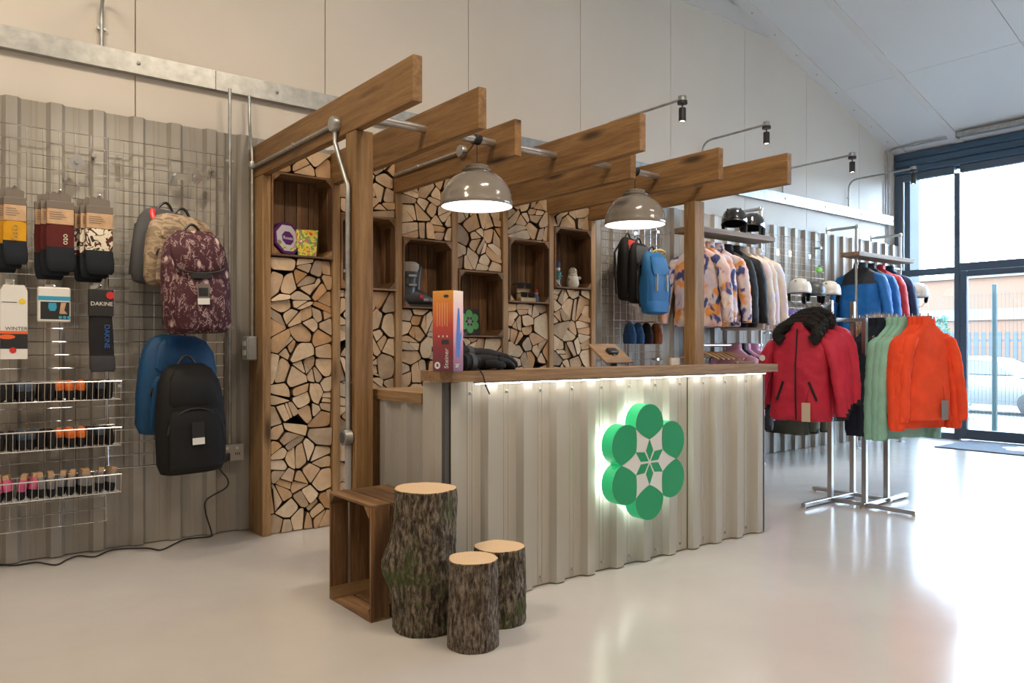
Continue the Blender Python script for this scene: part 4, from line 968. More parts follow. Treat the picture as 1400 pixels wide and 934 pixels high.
# ================================================================== ON THE COUNTER
# tall gradient carton
mCarton, nt, b = newmat('orange_to_maroon_carton'); tc = nt.nodes.new('ShaderNodeTexCoord'); sp = nt.nodes.new('ShaderNodeSeparateXYZ'); nt.links.new(tc.outputs['Object'], sp.inputs[0])
mr = nt.nodes.new('ShaderNodeMapRange'); mr.inputs['From Max'].default_value = .345; nt.links.new(sp.outputs['Z'], mr.inputs['Value'])
nt.links.new(ramp(nt, mr.outputs[0], [(0, (.10, .008, .02)), (.3, (.22, .018, .02)), (.55, (.48, .05, .02)), (.8, (.68, .20, .02)), (1, (.72, .33, .03))]), b.inputs['Base Color']); b.inputs['Roughness'].default_value = .35
mCarton2, nt, b = newmat('pink_carton_side'); tc = nt.nodes.new('ShaderNodeTexCoord'); sp = nt.nodes.new('ShaderNodeSeparateXYZ'); nt.links.new(tc.outputs['Object'], sp.inputs[0])
mr = nt.nodes.new('ShaderNodeMapRange'); mr.inputs['From Max'].default_value = .345; nt.links.new(sp.outputs['Z'], mr.inputs['Value'])
nt.links.new(ramp(nt, mr.outputs[0], [(0, (.12, .01, .03)), (.25, (.32, .06, .10)), (.5, (.62, .24, .24)), (.8, (.72, .38, .28)), (1, (.74, .52, .26))]), b.inputs['Base Color']); b.inputs['Roughness'].default_value = .35
c0 = onZ(619.5, 508.5, 1.0475); phi = math.radians(20)
t = thing('glove_carton', 'tall orange to maroon carton with white lettering on the counter corner', 'box', (c0.x, c0.y, 1.0475), phi)
hB = .342; aW, bW = .072, .108                          # local x = narrow side, local y = wide side
obj('box', MB().bev(0, aW, 0, bW, 0, hB, .001), mCarton, t)
obj('narrow_print', MB().box(.001, aW - .001, -.0007, 0, .001, hB - .001), mCarton2, t)
RL = (PI / 2, 0, -PI / 2)                               # text on the -x face
def lft(name, s, size, y, z, m, rot90=True): return text(name, s, size, m, t, (-.0008, y, z), (PI / 2, 0, -PI / 2) if not rot90 else (0, -PI / 2, 0), .0003)
o = text('lettering', 'Steiner', .030, mPaper, t, (-.0008, .036, .062), (0, 0, 0), .0003)
o.matrix_local = Matrix(((0, 0, -1, -.0008), (0, -1, 0, .046), (0, 0, 0, 0), (0, 0, 0, 1)))
def on_left(o, y, z, up=True):                          # writing reads bottom to top on the -x face
    # local text x -> +z, text y -> +y (left as seen), normal -> -x
    o.matrix_local = Matrix(((0, 0, -1, -.0009), (0, 1, 0, y), (1, 0, 0, z), (0, 0, 0, 1)))
on_left(o, .034, .056)
m = MB(); m.prism([(.082 + .015 * math.cos(q * .3), .026 + .015 * math.sin(q * .3)) for q in range(21)], -.0012, -.0004, 'x'); obj('round_mark', m, mPaper, t)
m = MB(); m.prism([(.075, .020), (.088, .020), (.085, .026), (.088, .031), (.082, .034), (.077, .031)], -.0018, -.0013, 'x'); obj('mark_motif', m, mCarton, t)
m = MB()
for i in range(5):
    y = .030 + i * .013; m.box(-.0007, 0, y, y + .0022, .19 + .004 * (i % 2), .29)
obj('small_print', m, plain('pale_orange_print', (.8, .45, .2), .5), t)
m = MB()
for i in range(3): m.box(-.0008, 0, .028 + i * .022, .034 + i * .022, .145, .153)
obj('icon_row', m, mPaper, t)
obj('dark_label', MB().box(-.0009, 0, .022, .060, .115, .135), mCardBk, t)
obj('oval_mark', MB().prism([(.036 + .014 * math.cos(q * .4), .318 + .007 * math.sin(q * .4)) for q in range(16)], -.0009, -.0002, 'x'), mCardBk, t)
obj('hand_picture', MB().prism([(.022, .06), (.046, .06), (.052, .12), (.060, .16), (.055, .175), (.048, .15), (.047, .22), (.042, .265), (.034, .27), (.027, .22), (.020, .14)], -.0014, -.0008, 'y'), mBlueInk, t)
o = text('side_lettering', '20°', .022, mPaper, t, (.03, -.0012, .025), RV, .0003)
# gloves
mGlv = fabric('black_glove_leather', (.006, .006, .007), .75, bmp=.35)
mGlvG = fabric('grey_glove_panel', (.05, .05, .052), .6)
def glove(lab, p, rot, mat):
    t = thing('glove', lab, 'glove', p, rot, 'ski gloves on the counter')      # wrist at origin, fingers toward +x
    m = MB(); m.loft([(-.09, .030, .040), (-.085, .035, .046), (-.03, .034, .042), (0, .030, .037)], 24, 2.4, .08, 1).xf(Matrix.Rotation(PI / 2, 4, 'Y')); obj('cuff', m, mat, t, True)
    m = MB(); m.loft([(-.005, .028, .034), (.03, .031, .045), (.07, .030, .05), (.10, .024, .048), (.11, .012, .04)], 24, 2.4, .08, 2).xf(Matrix.Rotation(PI / 2, 4, 'Y')); obj('palm', m, mat, t, True)
    for i, (y, L) in enumerate(((-.037, .062), (-.013, .078), (.012, .075), (.036, .058))):
        obj('finger', MB().tube([(.085, y, .004), (.115, y * 1.05, .006), (.115 + L * .5, y * 1.1, -.004), (.115 + L * .85, y * 1.12, -.02), (.115 + L, y * 1.12, -.03)], [.016, .0165, .016, .0145, .008], 12), mat, t, True)
    obj('thumb', MB().tube([(.02, -.035, -.006), (.05, -.058, -.008), (.085, -.066, -.012), (.10, -.064, -.016)], [.018, .0175, .0155, .008], 12), mat, t, True)
    t.scale = (1.12, 1.12, 1.12)
    obj('cuff_strap', MB().loft([(-.055, .0375, .048), (-.03, .0375, .046)], 24, 2.4).xf(Matrix.Rotation(PI / 2, 4, 'Y')), mGlvG, t, True)
    return t
gz = 1.047
g1 = glove('black ski glove lying flat with a strap hanging over the counter edge', (2.01, 2.836, gz + .036), (0, 0, .12), mGlv)
m = MB(); m.tube([(-.05, -.04, -.015), (-.045, -.075, -.03), (-.035, -.082, -.05), (-.02, -.08, -.09), (.002, -.080, -.125)], .0045, 6, flat=.5); obj('wrist_strap', m, mBlkF, g1, True)
glove('black ski glove lying on top of the other glove', (2.045, 2.885, gz + .066), (.15, .07, -.10), mGlv)
# tablet on a stand, card holder, offcut
pt = onY(835, 490, 3.12)
t = thing('tablet_stand', 'tilted tablet in a pale wooden holder on the desk behind the counter', 'tablet', (pt.x, 3.12, .944), .12)
tilt = Matrix.Translation((0, 0, .17)) @ Matrix.Rotation(math.radians(-52), 4, 'X')
obj('holder', MB().bev(-.125, .125, -.006, .006, -.085, .085, .004).xf(tilt), mTopX, t)
obj('screen', MB().box(-.115, .115, .006, .009, -.078, .078).xf(tilt), mCardBk, t)
obj('stand', MB().tube([(0, -.02, .01), (0, -.03, .08), (0, -.005, .165)], [.03, .02, .02], 10), mBlack, t, True)
obj('mount', MB().bev(-.04, .04, -.03, -.006, -.02, .02, .004).xf(tilt), mBlack, t)
obj('base', MB().lathe([(.0005, 0), (.07, 0), (.07, .008), (.0005, .012)], 28), mBlack, t, True)
pc = onZ(942, 500.0, 1.0475)
o = tag(obj('wooden_card', MB().bev(-.055, .055, -.006, .006, 0, .042, .002), plain('pale_birch', (.50, .38, .25), .6, var=.1, scale=20), loc=(pc.x, 2.90, 1.0475), rot=(0, 0, .25)), 'small pale wooden card block standing on the counter worktop', 'card')
o = tag(obj('wooden_offcut', MB().bev(0, .19, 0, .03, 0, .016, .002), mShelfX, loc=(4.03, 2.90, 1.0475)), 'flat wooden offcut lying at the window end of the worktop', 'offcut')

# ================================================================== IN THE CRATES
mPurple = plain('purple_tin', (.085, .012, .12), .3); mPinkT = plain('magenta_tin', (.35, .03, .16), .35); mSilver = plain('silver_print', (.50, .48, .52), .4)
mSweet = pattern('mixed_sweets_print', [(0, (.65, .05, .05)), (.36, (.75, .45, .05)), (.44, (.75, .65, .1)), (.52, (.15, .35, .12)), (.60, (.7, .1, .25)), (.68, (.8, .75, .6))], 26, .4, True)
z1 = zc_[0][0] + .0125
oct_ = lambda r: [(r * math.cos(PI / 8 + i * PI / 4), r * math.sin(PI / 8 + i * PI / 4)) for i in range(8)]
p = onY(389, 328, 4.66)
t = thing('sweet_tin', 'purple octagonal sweet tin with a silver ring standing in the crate', 'tin', (p.x, 4.68, z1 + .098), (math.radians(-8), 0, .3))
obj('tin', MB().prism(oct_(.105), -.035, .035, 'y'), mPurple, t); obj('rim', MB().prism(oct_(.106), -.041, -.030, 'y'), mPurple, t)
obj('silver_ring', MB().prism(oct_(.088), -.0425, -.0405, 'y'), mSilver, t); obj('centre_label', MB().prism(oct_(.045), -.0445, -.0425, 'y'), mPurple, t)
m = MB(); rs = random.Random(2)
for i in range(9):
    a = rs.uniform(-2.9, -.2); q = (.072 * math.cos(a), .072 * math.sin(a)); m.prism([(q[0] + .016 * math.cos(k_), q[1] + .012 * math.sin(k_)) for k_ in (0, 1.05, 2.1, 3.15, 4.2, 5.25)], -.0435, -.0424, 'y')
obj('sweet_prints', m, mSweet, t); text('lettering', 'Roses', .03, mPaper, t, (0, -.0447, 0), RV)
p = onY(421, 333, 4.66)
t = thing('sweet_carton', 'small carton printed with bright mixed sweets beside the purple tin', 'box', (p.x, 4.68, z1), -.35)
obj('carton', MB().add([(-.055, -.045, 0), (.055, -.045, 0), (.055, .045, 0), (-.055, .045, 0), (-.068, -.055, .165), (.068, -.055, .165), (.068, .055, .165), (-.068, .055, .165)], [(0, 3, 2, 1), (4, 5, 6, 7), (0, 1, 5, 4), (1, 2, 6, 5), (2, 3, 7, 6), (3, 0, 4, 7)]), mSweet, t)
obj('white_side', MB().add([(-.0558, -.045, .002), (-.0558, .045, .002), (-.0688, .055, .163), (-.0688, -.055, .163)], [(0, 1, 2, 3)]), mPaper, t)
# ski boot
mShell = plain('graphite_boot_shell', (.045, .048, .052), .35); mFur = fabric('pale_boot_liner', (.36, .33, .30), .95)
p = onY(570, 415, 4.68)
t = thing('ski_boot', 'dark grey ski boot with a fluffy liner and red buckle', 'ski boot', (p.x - .07, 4.70, zc_[2][0] + .0125), -.15)
m = MB(); m.loft([(0, .045, .018, 0, 0)], 4) if False else None
sh = [(-.075, .030, .040, .045), (-.06, .042, .075, .05), (.0, .05, .085, .05), (.08, .05, .07, .044), (.15, .046, .05, .034), (.195, .036, .035, .028), (.21, .02, .02, .02)]
vs = []; fs = []; n = 16
for x, hw, hz, cz in sh:
    for k_ in range(n):
        q = 2 * PI * k_ / n; zz = cz + .012 + hz * math.sin(q) * (1 if math.sin(q) > 0 else .55); vs.append((x, hw * math.copysign(abs(math.cos(q)) ** .75, math.cos(q)), max(.014, zz)))
for i in range(len(sh) - 1):
    for k_ in range(n): fs.append((i * n + k_, i * n + (k_ + 1) % n, (i + 1) * n + (k_ + 1) % n, (i + 1) * n + k_))
fs += [list(range(n)), list(range((len(sh) - 1) * n, len(sh) * n))]
obj('lower_shell', MB().add(vs, fs), mShell, t, True)
obj('sole', MB().bev(-.085, .215, -.036, .036, 0, .022, .006), mBlack, t)
obj('cuff', MB().loft([(.085, .065, .050, .0, 0), (.13, .062, .05, -.002, 0), (.20, .060, .05, .008, 0), (.245, .062, .052, .018, 0)], 24, 2.3), mShell, t, True)
obj('liner', MB().loft([(.24, .056, .046, .018, 0), (.27, .068, .058, .022, 0), (.30, .064, .054, .024, 0), (.315, .04, .035, .024, 0)], 24, 2.2, .25, 3), mFur, t, True)
obj('tongue', MB().tube([(.07, 0, .11), (.075, 0, .2), (.095, 0, .29)], [.03, .028, .02], 10, flat=.5), mShell, t, True)
for z, x, ang in ((.215, .02, -.1), (.15, .03, -.2)):
    b_ = obj('buckle_strap', MB().loft([(z - .01, .066, .0545, .008, 0), (z + .01, .066, .0545, .012, 0)], 24, 2.3), mBlack, t, True)
    obj('buckle', MB().bev(-.01, .05, -.064, -.054, z - .008, z + .008, .003), mGalv, b_)
obj('buckle_red', MB().bev(.07, .10, -.058, -.046, .06, .085, .003), plain('red_buckle', (.5, .02, .03), .4), t)
obj('buckle_silver', MB().bev(.105, .145, -.056, -.044, .04, .06, .003), mGalv, t)
# emblem plaque
p = onY(645, 443, 4.70); zq = zc_[3][0] + .0125
t = thing('emblem_plaque', 'dark square plaque with a green six petal flower leaning in the crate', 'plaque', (p.x, 4.735, zq + .105), (math.radians(-6), 0, 0))
obj('board', MB().bev(-.098, .098, -.006, .006, -.1, .095, .002), plain('dark_plaque', (.035, .035, .033), .5), t)
mGrn2 = plain('bright_green_print', (.12, .42, .14), .5)
for i in range(6):
    q = PI / 2 + i * PI / 3; obj('petal', MB().prism([(.058 * math.cos(q) + .0305 * math.cos(k_ * .393), .058 * math.sin(q) + .0305 * math.sin(k_ * .393)) for k_ in range(16)], -.0075, -.0055, 'y'), mGrn2, t)
obj('star', MB().prism([((.036 if k_ % 2 == 0 else .014) * math.cos(PI / 2 + k_ * PI / 6), (.036 if k_ % 2 == 0 else .014) * math.sin(PI / 2 + k_ * PI / 6)) for k_ in range(12)], -.009, -.0076, 'y'), plain('grey_star', (.3, .32, .3), .5), t)
# sunglasses display
z5 = zc_[4][0] + .0125; p = onY(722, 405, 4.68)
t = thing('sunglasses_stand', 'small pale wooden step stand under the sunglasses', 'stand', (p.x - .02, 4.70, z5))
obj('lower_step', MB().bev(-.075, .075, -.05, .01, 0, .032, .002), mBirch, t); obj('upper_post', MB().bev(-.06, .06, .012, .03, 0, .105, .002), mBirch, t)
mLens = plain('black_gloss_lens', (.008, .008, .009), .08)
def shades(lab, loc):
    t = thing('sunglasses', lab, 'sunglasses', loc, group='sunglasses on the stand')
    for s_ in (-1, 1):
        obj('lens', MB().prism([(s_ * .036 + .033 * math.copysign(abs(math.cos(k_ * .393)) ** .6, math.cos(k_ * .393)), .021 * math.copysign(abs(math.sin(k_ * .393)) ** .6, math.sin(k_ * .393))) for k_ in range(16)], -.004, .0, 'y'), mLens, t)
        obj('temple_arm', MB().tube([(s_ * .070, 0, .012), (s_ * .073, .05, .012), (s_ * .07, .075, .004)], .0035, 6), mBlack, t, True)
    obj('bridge', MB().bev(-.07, .07, -.003, .001, .011, .022, .002), mBlack, t)
    return t
shades('black sunglasses on the upper step of the stand', (p.x - .02, 4.70, z5 + .128)); shades('black sunglasses on the lower step of the stand', (p.x - .02, 4.662, z5 + .054))
t = thing('toy_figure', 'tiny blue and red ornament figure beside the sunglasses stand', 'figurine', (p.x + .085, 4.68, z5))
obj('body', MB().lathe([(.0005, 0), (.022, .001), (.024, .02), (.018, .05), (.012, .06), (.0005, .061)], 16), plain('slate_blue_paint', (.10, .16, .26), .5), t, True)
obj('head', MB().ball((0, 0, .072), .015, 8), mPaper, t, True); obj('hat', MB().lathe([(.0005, .11), (.013, .082), (.016, .076)], 14), mRed, t, True)
# toy soldier and snowman
z6 = zc_[5][0] + .0125; p = onY(763, 385, 4.66); mTealC = plain('teal_paint', (.05, .16, .17), .5); mSnow = plain('glazed_white_ceramic', (.58, .54, .48), .45, var=.08, scale=14)
t = thing('toy_soldier', 'slim painted toy soldier in teal coat and blue hat', 'figurine', (p.x, 4.66, z6))
obj('base', MB().lathe([(.0005, 0), (.024, 0), (.024, .012), (.0005, .013)], 16), mPaper, t, True)
for s_ in (-1, 1): obj('leg', MB().tube([(s_ * .009, 0, .012), (s_ * .009, 0, .07)], .008, 8), mPaper, t, True)
obj('coat', MB().lathe([(.0005, .06), (.024, .06), (.021, .09), (.025, .118), (.012, .128), (.0005, .13)], 16), mTealC, t, True)
for s_ in (-1, 1): obj('arm', MB().tube([(s_ * .022, 0, .118), (s_ * .032, -.004, .09), (s_ * .026, -.014, .075)], .007, 8), mTealC, t, True)
obj('head', MB().ball((0, 0, .143), .018, 10), mPaper, t, True); obj('hat', MB().lathe([(.0005, .205), (.016, .203), (.018, .19), (.016, .158), (.019, .154)], 16), plain('navy_paint', (.03, .06, .14), .5), t, True)
p = onY(783, 385, 4.66)
t = thing('snowman_ornament', 'cream ceramic snowman ornament with raised arms', 'figurine', (p.x, 4.66, z6))
obj('body', MB().lathe([(.0005, 0), (.040, .002), (.052, .03), (.050, .06), (.040, .09), (.033, .10), (.0005, .105)], 24), mSnow, t, True)
obj('head', MB().ball((0, 0, .130), .036, 12), mSnow, t, True)
for s_ in (-1, 1): obj('arm', MB().tube([(s_ * .038, -.005, .085), (s_ * .058, -.02, .078), (s_ * .062, -.026, .088)], [.013, .014, .011], 10), mSnow, t, True)
obj('scarf', MB().tube([(.032 * math.cos(q * .524), .032 * math.sin(q * .524), .104) for q in range(13)], .009, 8), mSnow, t, True)
m = MB(); 
for s_ in (-1, 1): m.ball((s_ * .012, -.033, .138), .004, 6)
obj('eyes', m, mBlack, t, True); obj('nose', MB().lathe([(.005, 0), (.0005, .02)], 8).xf(Matrix.Translation((0, -.034, .128)) @ Matrix.Rotation(PI / 2, 4, 'X')), mOrange, t, True)

# ================================================================== GARMENTS
HANG = {}
def hanger(lab, p, rot, group='garment hangers', sx=.78):
    o = hanger_(lab, p, rot, group); o.scale.x = sx; return o
def hanger_(lab, p, rot, group):
    if 'h' not in HANG:
        t = thing('coat_hanger', lab, 'hanger', p, rot, group)          # origin: the hook's bearing point
        m = MB(); 
        for s_ in (-1, 1): m.tube([(0, 0, -.088), (s_ * .06, 0, -.098), (s_ * .13, -.004, -.122), (s_ * .20, -.010, -.150)], [.011, .012, .013, .012], 8, flat=.6)
        obj('wooden_arms', m, mHang, t, True)
        obj('hook', MB().tube([(0, 0, -.088), (0, 0, -.035), (.016, 0, -.018), (.016, 0, -.002), (0, 0, .006), (-.014, 0, -.004)], .0022, 6), mChrome, t, True)
        HANG['h'] = t; return t
    return dup(HANG['h'], p, rot, lab, group)
JK = {}
def fur_arc(m, path, r, n, L, rs):
    for i in range(n):
        s = rs.random() * (len(path) - 1); k_ = int(s); f_ = s - k_; p = Vector(path[k_]).lerp(Vector(path[min(k_ + 1, len(path) - 1)]), f_)
        tdir = (Vector(path[min(k_ + 1, len(path) - 1)]) - Vector(path[k_])).normalized()
        d = Vector((rs.gauss(0, 1), rs.gauss(0, 1), rs.gauss(0, 1))); d = (d - tdir * d.dot(tdir)).normalized()
        q = p + d * r; e = (d + Vector((rs.uniform(-.5, .5), rs.uniform(-.5, .5), rs.uniform(-.6, .3)))).normalized() * L * rs.uniform(.6, 1.2)
        a = d.cross(tdir).normalized() * .004
        m.add([q - a, q + a, q + e, q + tdir * .004], [(0, 1, 2), (1, 3, 2), (3, 0, 2)])
def jacket(key, lab, p, rot, mats, w_=.52, h_=.68, th=.13, group=None, seed=0, hood=None, zipm=None, pockets=None, badge=None, tagm=None, yoke=None, name='jacket', fold=.22, sl=1.0):
    """origin at the hanger hook; garment front faces local -y. mats = (body, sleeve)"""
    if key in JK: return dup(JK[key], p, rot, lab, group)
    t = thing(name, lab, 'jacket', p, rot, group); JK[key] = t
    z0 = -.045; A, B = w_ / 2, th / 2
    rings = [(-h_, A * .94, B * .95), (-h_ * .97, A * .97, B * 1.05), (-h_ * .9, A * .95, B * 1.1), (-h_ * .78, A * .93, B * 1.12), (-h_ * .64, A * .90, B * 1.14), (-h_ * .5, A * .89, B * 1.16), (-h_ * .38, A * .89, B * 1.16), (-h_ * .28, A * .90, B * 1.1), (-h_ * .2, A * .89, B * 1.0), (-h_ * .145, A * .80, B * .92), (-h_ * .10, A * .62, B * .85), (-h_ * .06, A * .43, B * .8), (-h_ * .03, A * .31, B * .78), (0, A * .25, B * .74)]
    def cloth(rg, grow=1.0):
        fine = []
        for (za, aa, ba), (zb, ab, bb) in zip(rg, rg[1:]):
            nn = max(1, int(abs(zb - za) / .018))
            fine += [(za + (zb - za) * q / nn, aa + (ab - aa) * q / nn, ba + (bb - ba) * q / nn) for q in range(nn)]
        fine.append(rg[-1]); m = MB().loft([(z + z0, a * grow, b_ * grow) for z, a, b_ in fine], 56, 2.4)
        for i_, (x, y, z) in enumerate(m.v):
            dep = min(1, max(0, (z0 - z) / (h_ * .35))); sgn = 1 if y > 0 else -1
            f1 = noise.noise(Vector((x * 11, sgn * 3.1 + seed, z * 2.6))); f2 = noise.noise(Vector((x * 26 + z * 9, sgn * 5 + seed, z * 20))); f3 = noise.noise(Vector((x * 7, seed * 1.7, z * 5)))
            m.v[i_] = (x * (1 + .05 * dep * f3), y + fold * th * dep * (.62 * f1 + .30 * f2) * min(1, abs(y) / (B * .4)), z + (.012 * f1 if z < z0 - h_ * .9 else 0))
        return m
    obj('body', cloth(rings), mats[0], t, True)
    if yoke: obj('yoke', cloth(rings[7:13], 1.025), yoke, t, True)
    for s_ in (-1, 1):
        path = [(s_ * A * x_, y_, z0 - h_ * z_) for x_, y_, z_ in ((.66, 0, .155), (.90, -.004, .21), (1.06, -.010, .33), (1.15, -.016, .48), (1.23, -.024, .62), (1.29, -.032, .76), (1.32, -.040, .90 * sl), (1.325, -.042, .94 * sl))]
        rads = [w_ * x for x in (.10, .135, .140, .132, .124, .114, .102, .09)]; fp = []; fr_ = []
        for q in range(len(path) - 1):
            nn = 5
            for k_ in range(nn): fp.append(Vector(path[q]).lerp(Vector(path[q + 1]), k_ / nn)); fr_.append(rads[q] + (rads[q + 1] - rads[q]) * k_ / nn)
        fp.append(Vector(path[-1])); fr_.append(rads[-1])
        sm_ = MB().tube(fp, fr_, 22, flat=.78); ctr = [p_ for p_ in fp for _ in range(22)]
        for i_ in range(len(sm_.v)):
            p_ = Vector(sm_.v[i_]); d_ = p_ - ctr[i_]; f1 = noise.noise(Vector((d_.x * 20 + seed, d_.y * 20, p_.z * 13 + s_))); f2 = noise.noise(Vector((d_.x * 40, d_.y * 40 + seed, p_.z * 34)))
            sm_.v[i_] = tuple(ctr[i_] + d_ * (1 + .15 * f1 + .12 * f2))
        so = obj('sleeve', sm_, mats[1], t, True)
        obj('cuff', MB().tube([path[-2], (path[-1][0], path[-1][1], path[-1][2] - .012)], [w_ * .092, w_ * .085], 16, flat=.82), mats[2] if len(mats) > 2 else mats[1], so, True)
    obj('collar', MB().loft([(z0 - .025, A * .30, B * .86, 0, 0), (z0 + .0, A * .29, B * .84, 0, 0), (z0 + .035, A * .27, B * .78, 0, .004), (z0 + .04, A * .22, B * .6, 0, .004)], 28, 2.3), mats[0] if not yoke else yoke, t, True)
    fy = -B * 1.19
    if zipm:
        obj('zip', MB().tube([(0, -B * .86, z0 - .01), (0, -B * 1.06, z0 - h_ * .18), (0, fy - .010, z0 - h_ * .4), (0, fy - .008, z0 - h_ * .7), (0, -B * 1.14, z0 - h_ * .985)], .006, 6), zipm, t, True)
    if pockets:
        for s_ in (-1, 1): obj('pocket_zip', MB().tube([(s_ * A * .40, fy - .002, z0 - h_ * .58), (s_ * A * .62, fy + .010, z0 - h_ * .78)], .009, 6), pockets, t, True)
    if badge: obj('badge', MB().lathe([(.0005, 0), (.022, 0), (.022, .003), (.0005, .003)], 12).xf(Matrix.Translation((-A * 1.06, -B * 1.25, z0 - h_ * .33)) @ Matrix.Rotation(PI / 2, 4, 'X')), badge, t)
    if tagm:
        g = obj('swing_tag', MB().box(.05, .11, fy - .026, fy - .024, z0 - h_ * 1.0, z0 - h_ * .80), tagm, t)
        obj('tag_string', MB().tube([(.08, fy - .02, z0 - h_ * .8), (.09, fy + .0, z0 - h_ * .66)], .0015, 4), mBlack, g)
    if hood:
        rs = random.Random(seed); furm, lin, fr, fl_ = hood
        obj('hood', MB().loft([(z0 - .05, A * .40, B * .6, 0, B * .8), (z0 - .01, A * .46, B * .8, 0, B * .9), (z0 + .03, A * .40, B * .7, 0, B * .8), (z0 + .045, A * .2, B * .35, 0, B * .7)], 28, 2.3, .15, seed), lin, t, True)
        path = [(A * .62 * math.cos(q), -B * .95 + B * .75 * max(0, math.sin(q)), z0 - .045 + .075 * math.sin(q)) for q in [(-.75 + 4.64 * i / 18) for i in range(19)]]
        f2 = obj('fur_roll', MB().tube(path, fr, 10, fold=.3, seed=seed), furm, t, True)
        m = MB(); fur_arc(m, path, fr * .8, 900, fl_, rs); fo = obj('fur_hairs', m, furm, t); fo['kind'] = 'stuff'
    return t
mTie, nt, b = newmat('tie_dye_print'); v = coords(nt)
c = ramp(nt, noi(nt, v, 5, 2), [(.35, (.70, .46, .46)), (.5, (.72, .60, .56)), (.65, (.56, .48, .60))])
c = mixc(nt, ramp(nt, noi(nt, v, 7.3, 2, .5, .3), [(.52, (0, 0, 0)), (.60, (1, 1, 1))]), c, (.74, .30, .07))
v3 = coords(nt, (1.1, 1.1, .8)); c = mixc(nt, ramp(nt, noi(nt, v3, 8.7, 2, .5, .5), [(.54, (0, 0, 0)), (.60, (1, 1, 1))]), c, (.045, .06, .20))
nt.links.new(c, b.inputs['Base Color']); b.inputs['Roughness'].default_value = .75; bump(nt, b, noi(nt, v, 16, 4, .6), .4, .015)
mPastel = pattern('pastel_tie_dye', [(.3, (.52, .50, .58)), (.42, (.62, .56, .55)), (.52, (.68, .58, .42)), (.6, (.62, .47, .50)), (.7, (.60, .58, .62))], 6, .75, False, stretch=(1, 1, .6))
mBlkJ = fabric('black_shell_fabric', (.014, .014, .016), .7); mPinkJ = fabric('pale_pink_shell', (.58, .30, .44), .7)
mRedJ = fabric('crimson_shell', (.48, .022, .052), .62, bmp=.35, bscale=18); mNavyF = fabric('navy_fleece', (.013, .02, .035), .95); mMint = fabric('mint_fleece', (.27, .52, .42), .95)
mOrgJ = fabric('coral_orange_fleece', (.85, .085, .03), .95); mBlueJ = fabric('royal_blue_shell', (.014, .14, .44), .6); mNavyJ = fabric('navy_shell', (.012, .035, .11), .6); mSlateJ = fabric('charcoal_shell', (.035, .04, .05), .6)
mRedPuff = fabric('red_puffer', (.60, .03, .04), .5, bmp=.6, bscale=22); mOlive = fabric('olive_shell', (.055, .065, .045), .7); mTealJ = fabric('teal_shell', (.05, .17, .17), .7)
mFurB = plain('black_faux_fur', (.008, .008, .009), .85); mFurT = plain('tan_faux_fur', (.48, .38, .27), .9, var=.3, scale=40)
mSteelTag = plain('grey_swing_tag', (.22, .22, .23), .5); mKTag = plain('cream_swing_tag', (.55, .45, .34), .6)

# wall rails ---------------------------------------------------------------
def pipe_rack(lab, xl, xr, rails, shelf, Y=4.5, ztop=2.52, zend=0.0, lowfoot=True):
    t = thing('pipe_rail_rack', lab, 'clothes rail', (xl, Y, 0), group='wall mounted pipe rails')
    L = xr - xl
    for x in (0, L):
        obj('upright_pipe', MB().tube([(x, 0, .0), (x, 0, ztop)], .0165, 12), mPipe, t, True)
        b_ = obj('wall_arm', MB().tube([(x, 0, ztop), (x, .36, ztop)], .0165, 12), mPipe, t, True)
        obj('flange', MB().tube([(x, .335, ztop), (x, .352, ztop)], .04, 16), mPipe, b_, True)
        obj('elbow', MB().ball((x, 0, ztop), .026, 8), mPipe, t, True)
        obj('foot_flange', MB().lathe([(.05, 0), (.05, .008), (.024, .012), (.024, .03)], 16, (x, 0, 0)), mPipe, t, True)
    for z in rails:
        r_ = obj('rail', MB().tube([(0, 0, z), (L, 0, z)], .0145, 12), mPipe, t, True)
        for x in (0, L): obj('tee', MB().ball((x, 0, z), .025, 8), mPipe, r_, True)
    return t
pipe_rack('galvanised pipe rail holding the tie dye and black jackets', 5.62, 6.64, (2.10, 1.17), 1)
pipe_rack('galvanised pipe rail by the window holding blue jackets', 8.49, 9.53, (2.10, 1.15), 1)
o = tag(obj('wall_shelf', MB().bev(0, 1.21, 0, .25, 0, .05, .004), mShelfX, loc=(5.47, 4.36, 2.18)), 'brown plank shelf carrying two black helmets', 'shelf', 'plank shelves on the pipe rails')
o = tag(obj('wall_shelf', MB().bev(0, 1.29, 0, .22, 0, .05, .004), mShelfX, loc=(8.27, 4.35, 2.165)), 'empty grey brown plank shelf above the blue jackets', 'shelf', 'plank shelves on the pipe rails')
RX = -PI / 2                                             # fronts turned toward -x
def hung(key, lab, x, z, mats, Y=4.5, rot=RX, group='jackets', **kw):
    hanger('wooden hanger inside the ' + lab, (x, Y, z), rot)
    return jacket(key, lab, (x, Y, z), rot, mats, group=group, **kw)
G1 = 'jackets on the pipe rail under the helmet shelf'
for i, x in enumerate((5.66, 5.80, 5.94)): hung('tie%d' % i, ORD[i] + ' orange and blue tie dye jacket along the pipe rail', x, 2.125, (mTie, mTie), group=G1, w_=.50, h_=.74, th=.15, seed=10 + i, rot=RX + (.15, -.1, .12)[i], zipm=mBlack if i == 0 else None)
for i, x in enumerate((6.08, 6.21)): hung('blk%d' % i, ORD[i] + ' black shell jacket hanging between tie dye and pastel jackets', x, 2.125, (mBlkJ, mBlkJ), group=G1, w_=.49, h_=.74, th=.13, seed=20 + i, badge=mPinkT, rot=RX + (.05, .12)[i])
for i, x in enumerate((6.34, 6.44, 6.54)): hung('pas%d' % i, ORD[i] + ' pale pastel tie dye jacket along the pipe rail', x, 2.125, (mPastel, mPastel), group=G1, w_=.48, h_=.76, th=.13, seed=30 + i, rot=RX + (.1, 0, .14)[i])
G2 = 'garments on the lower pipe rail'
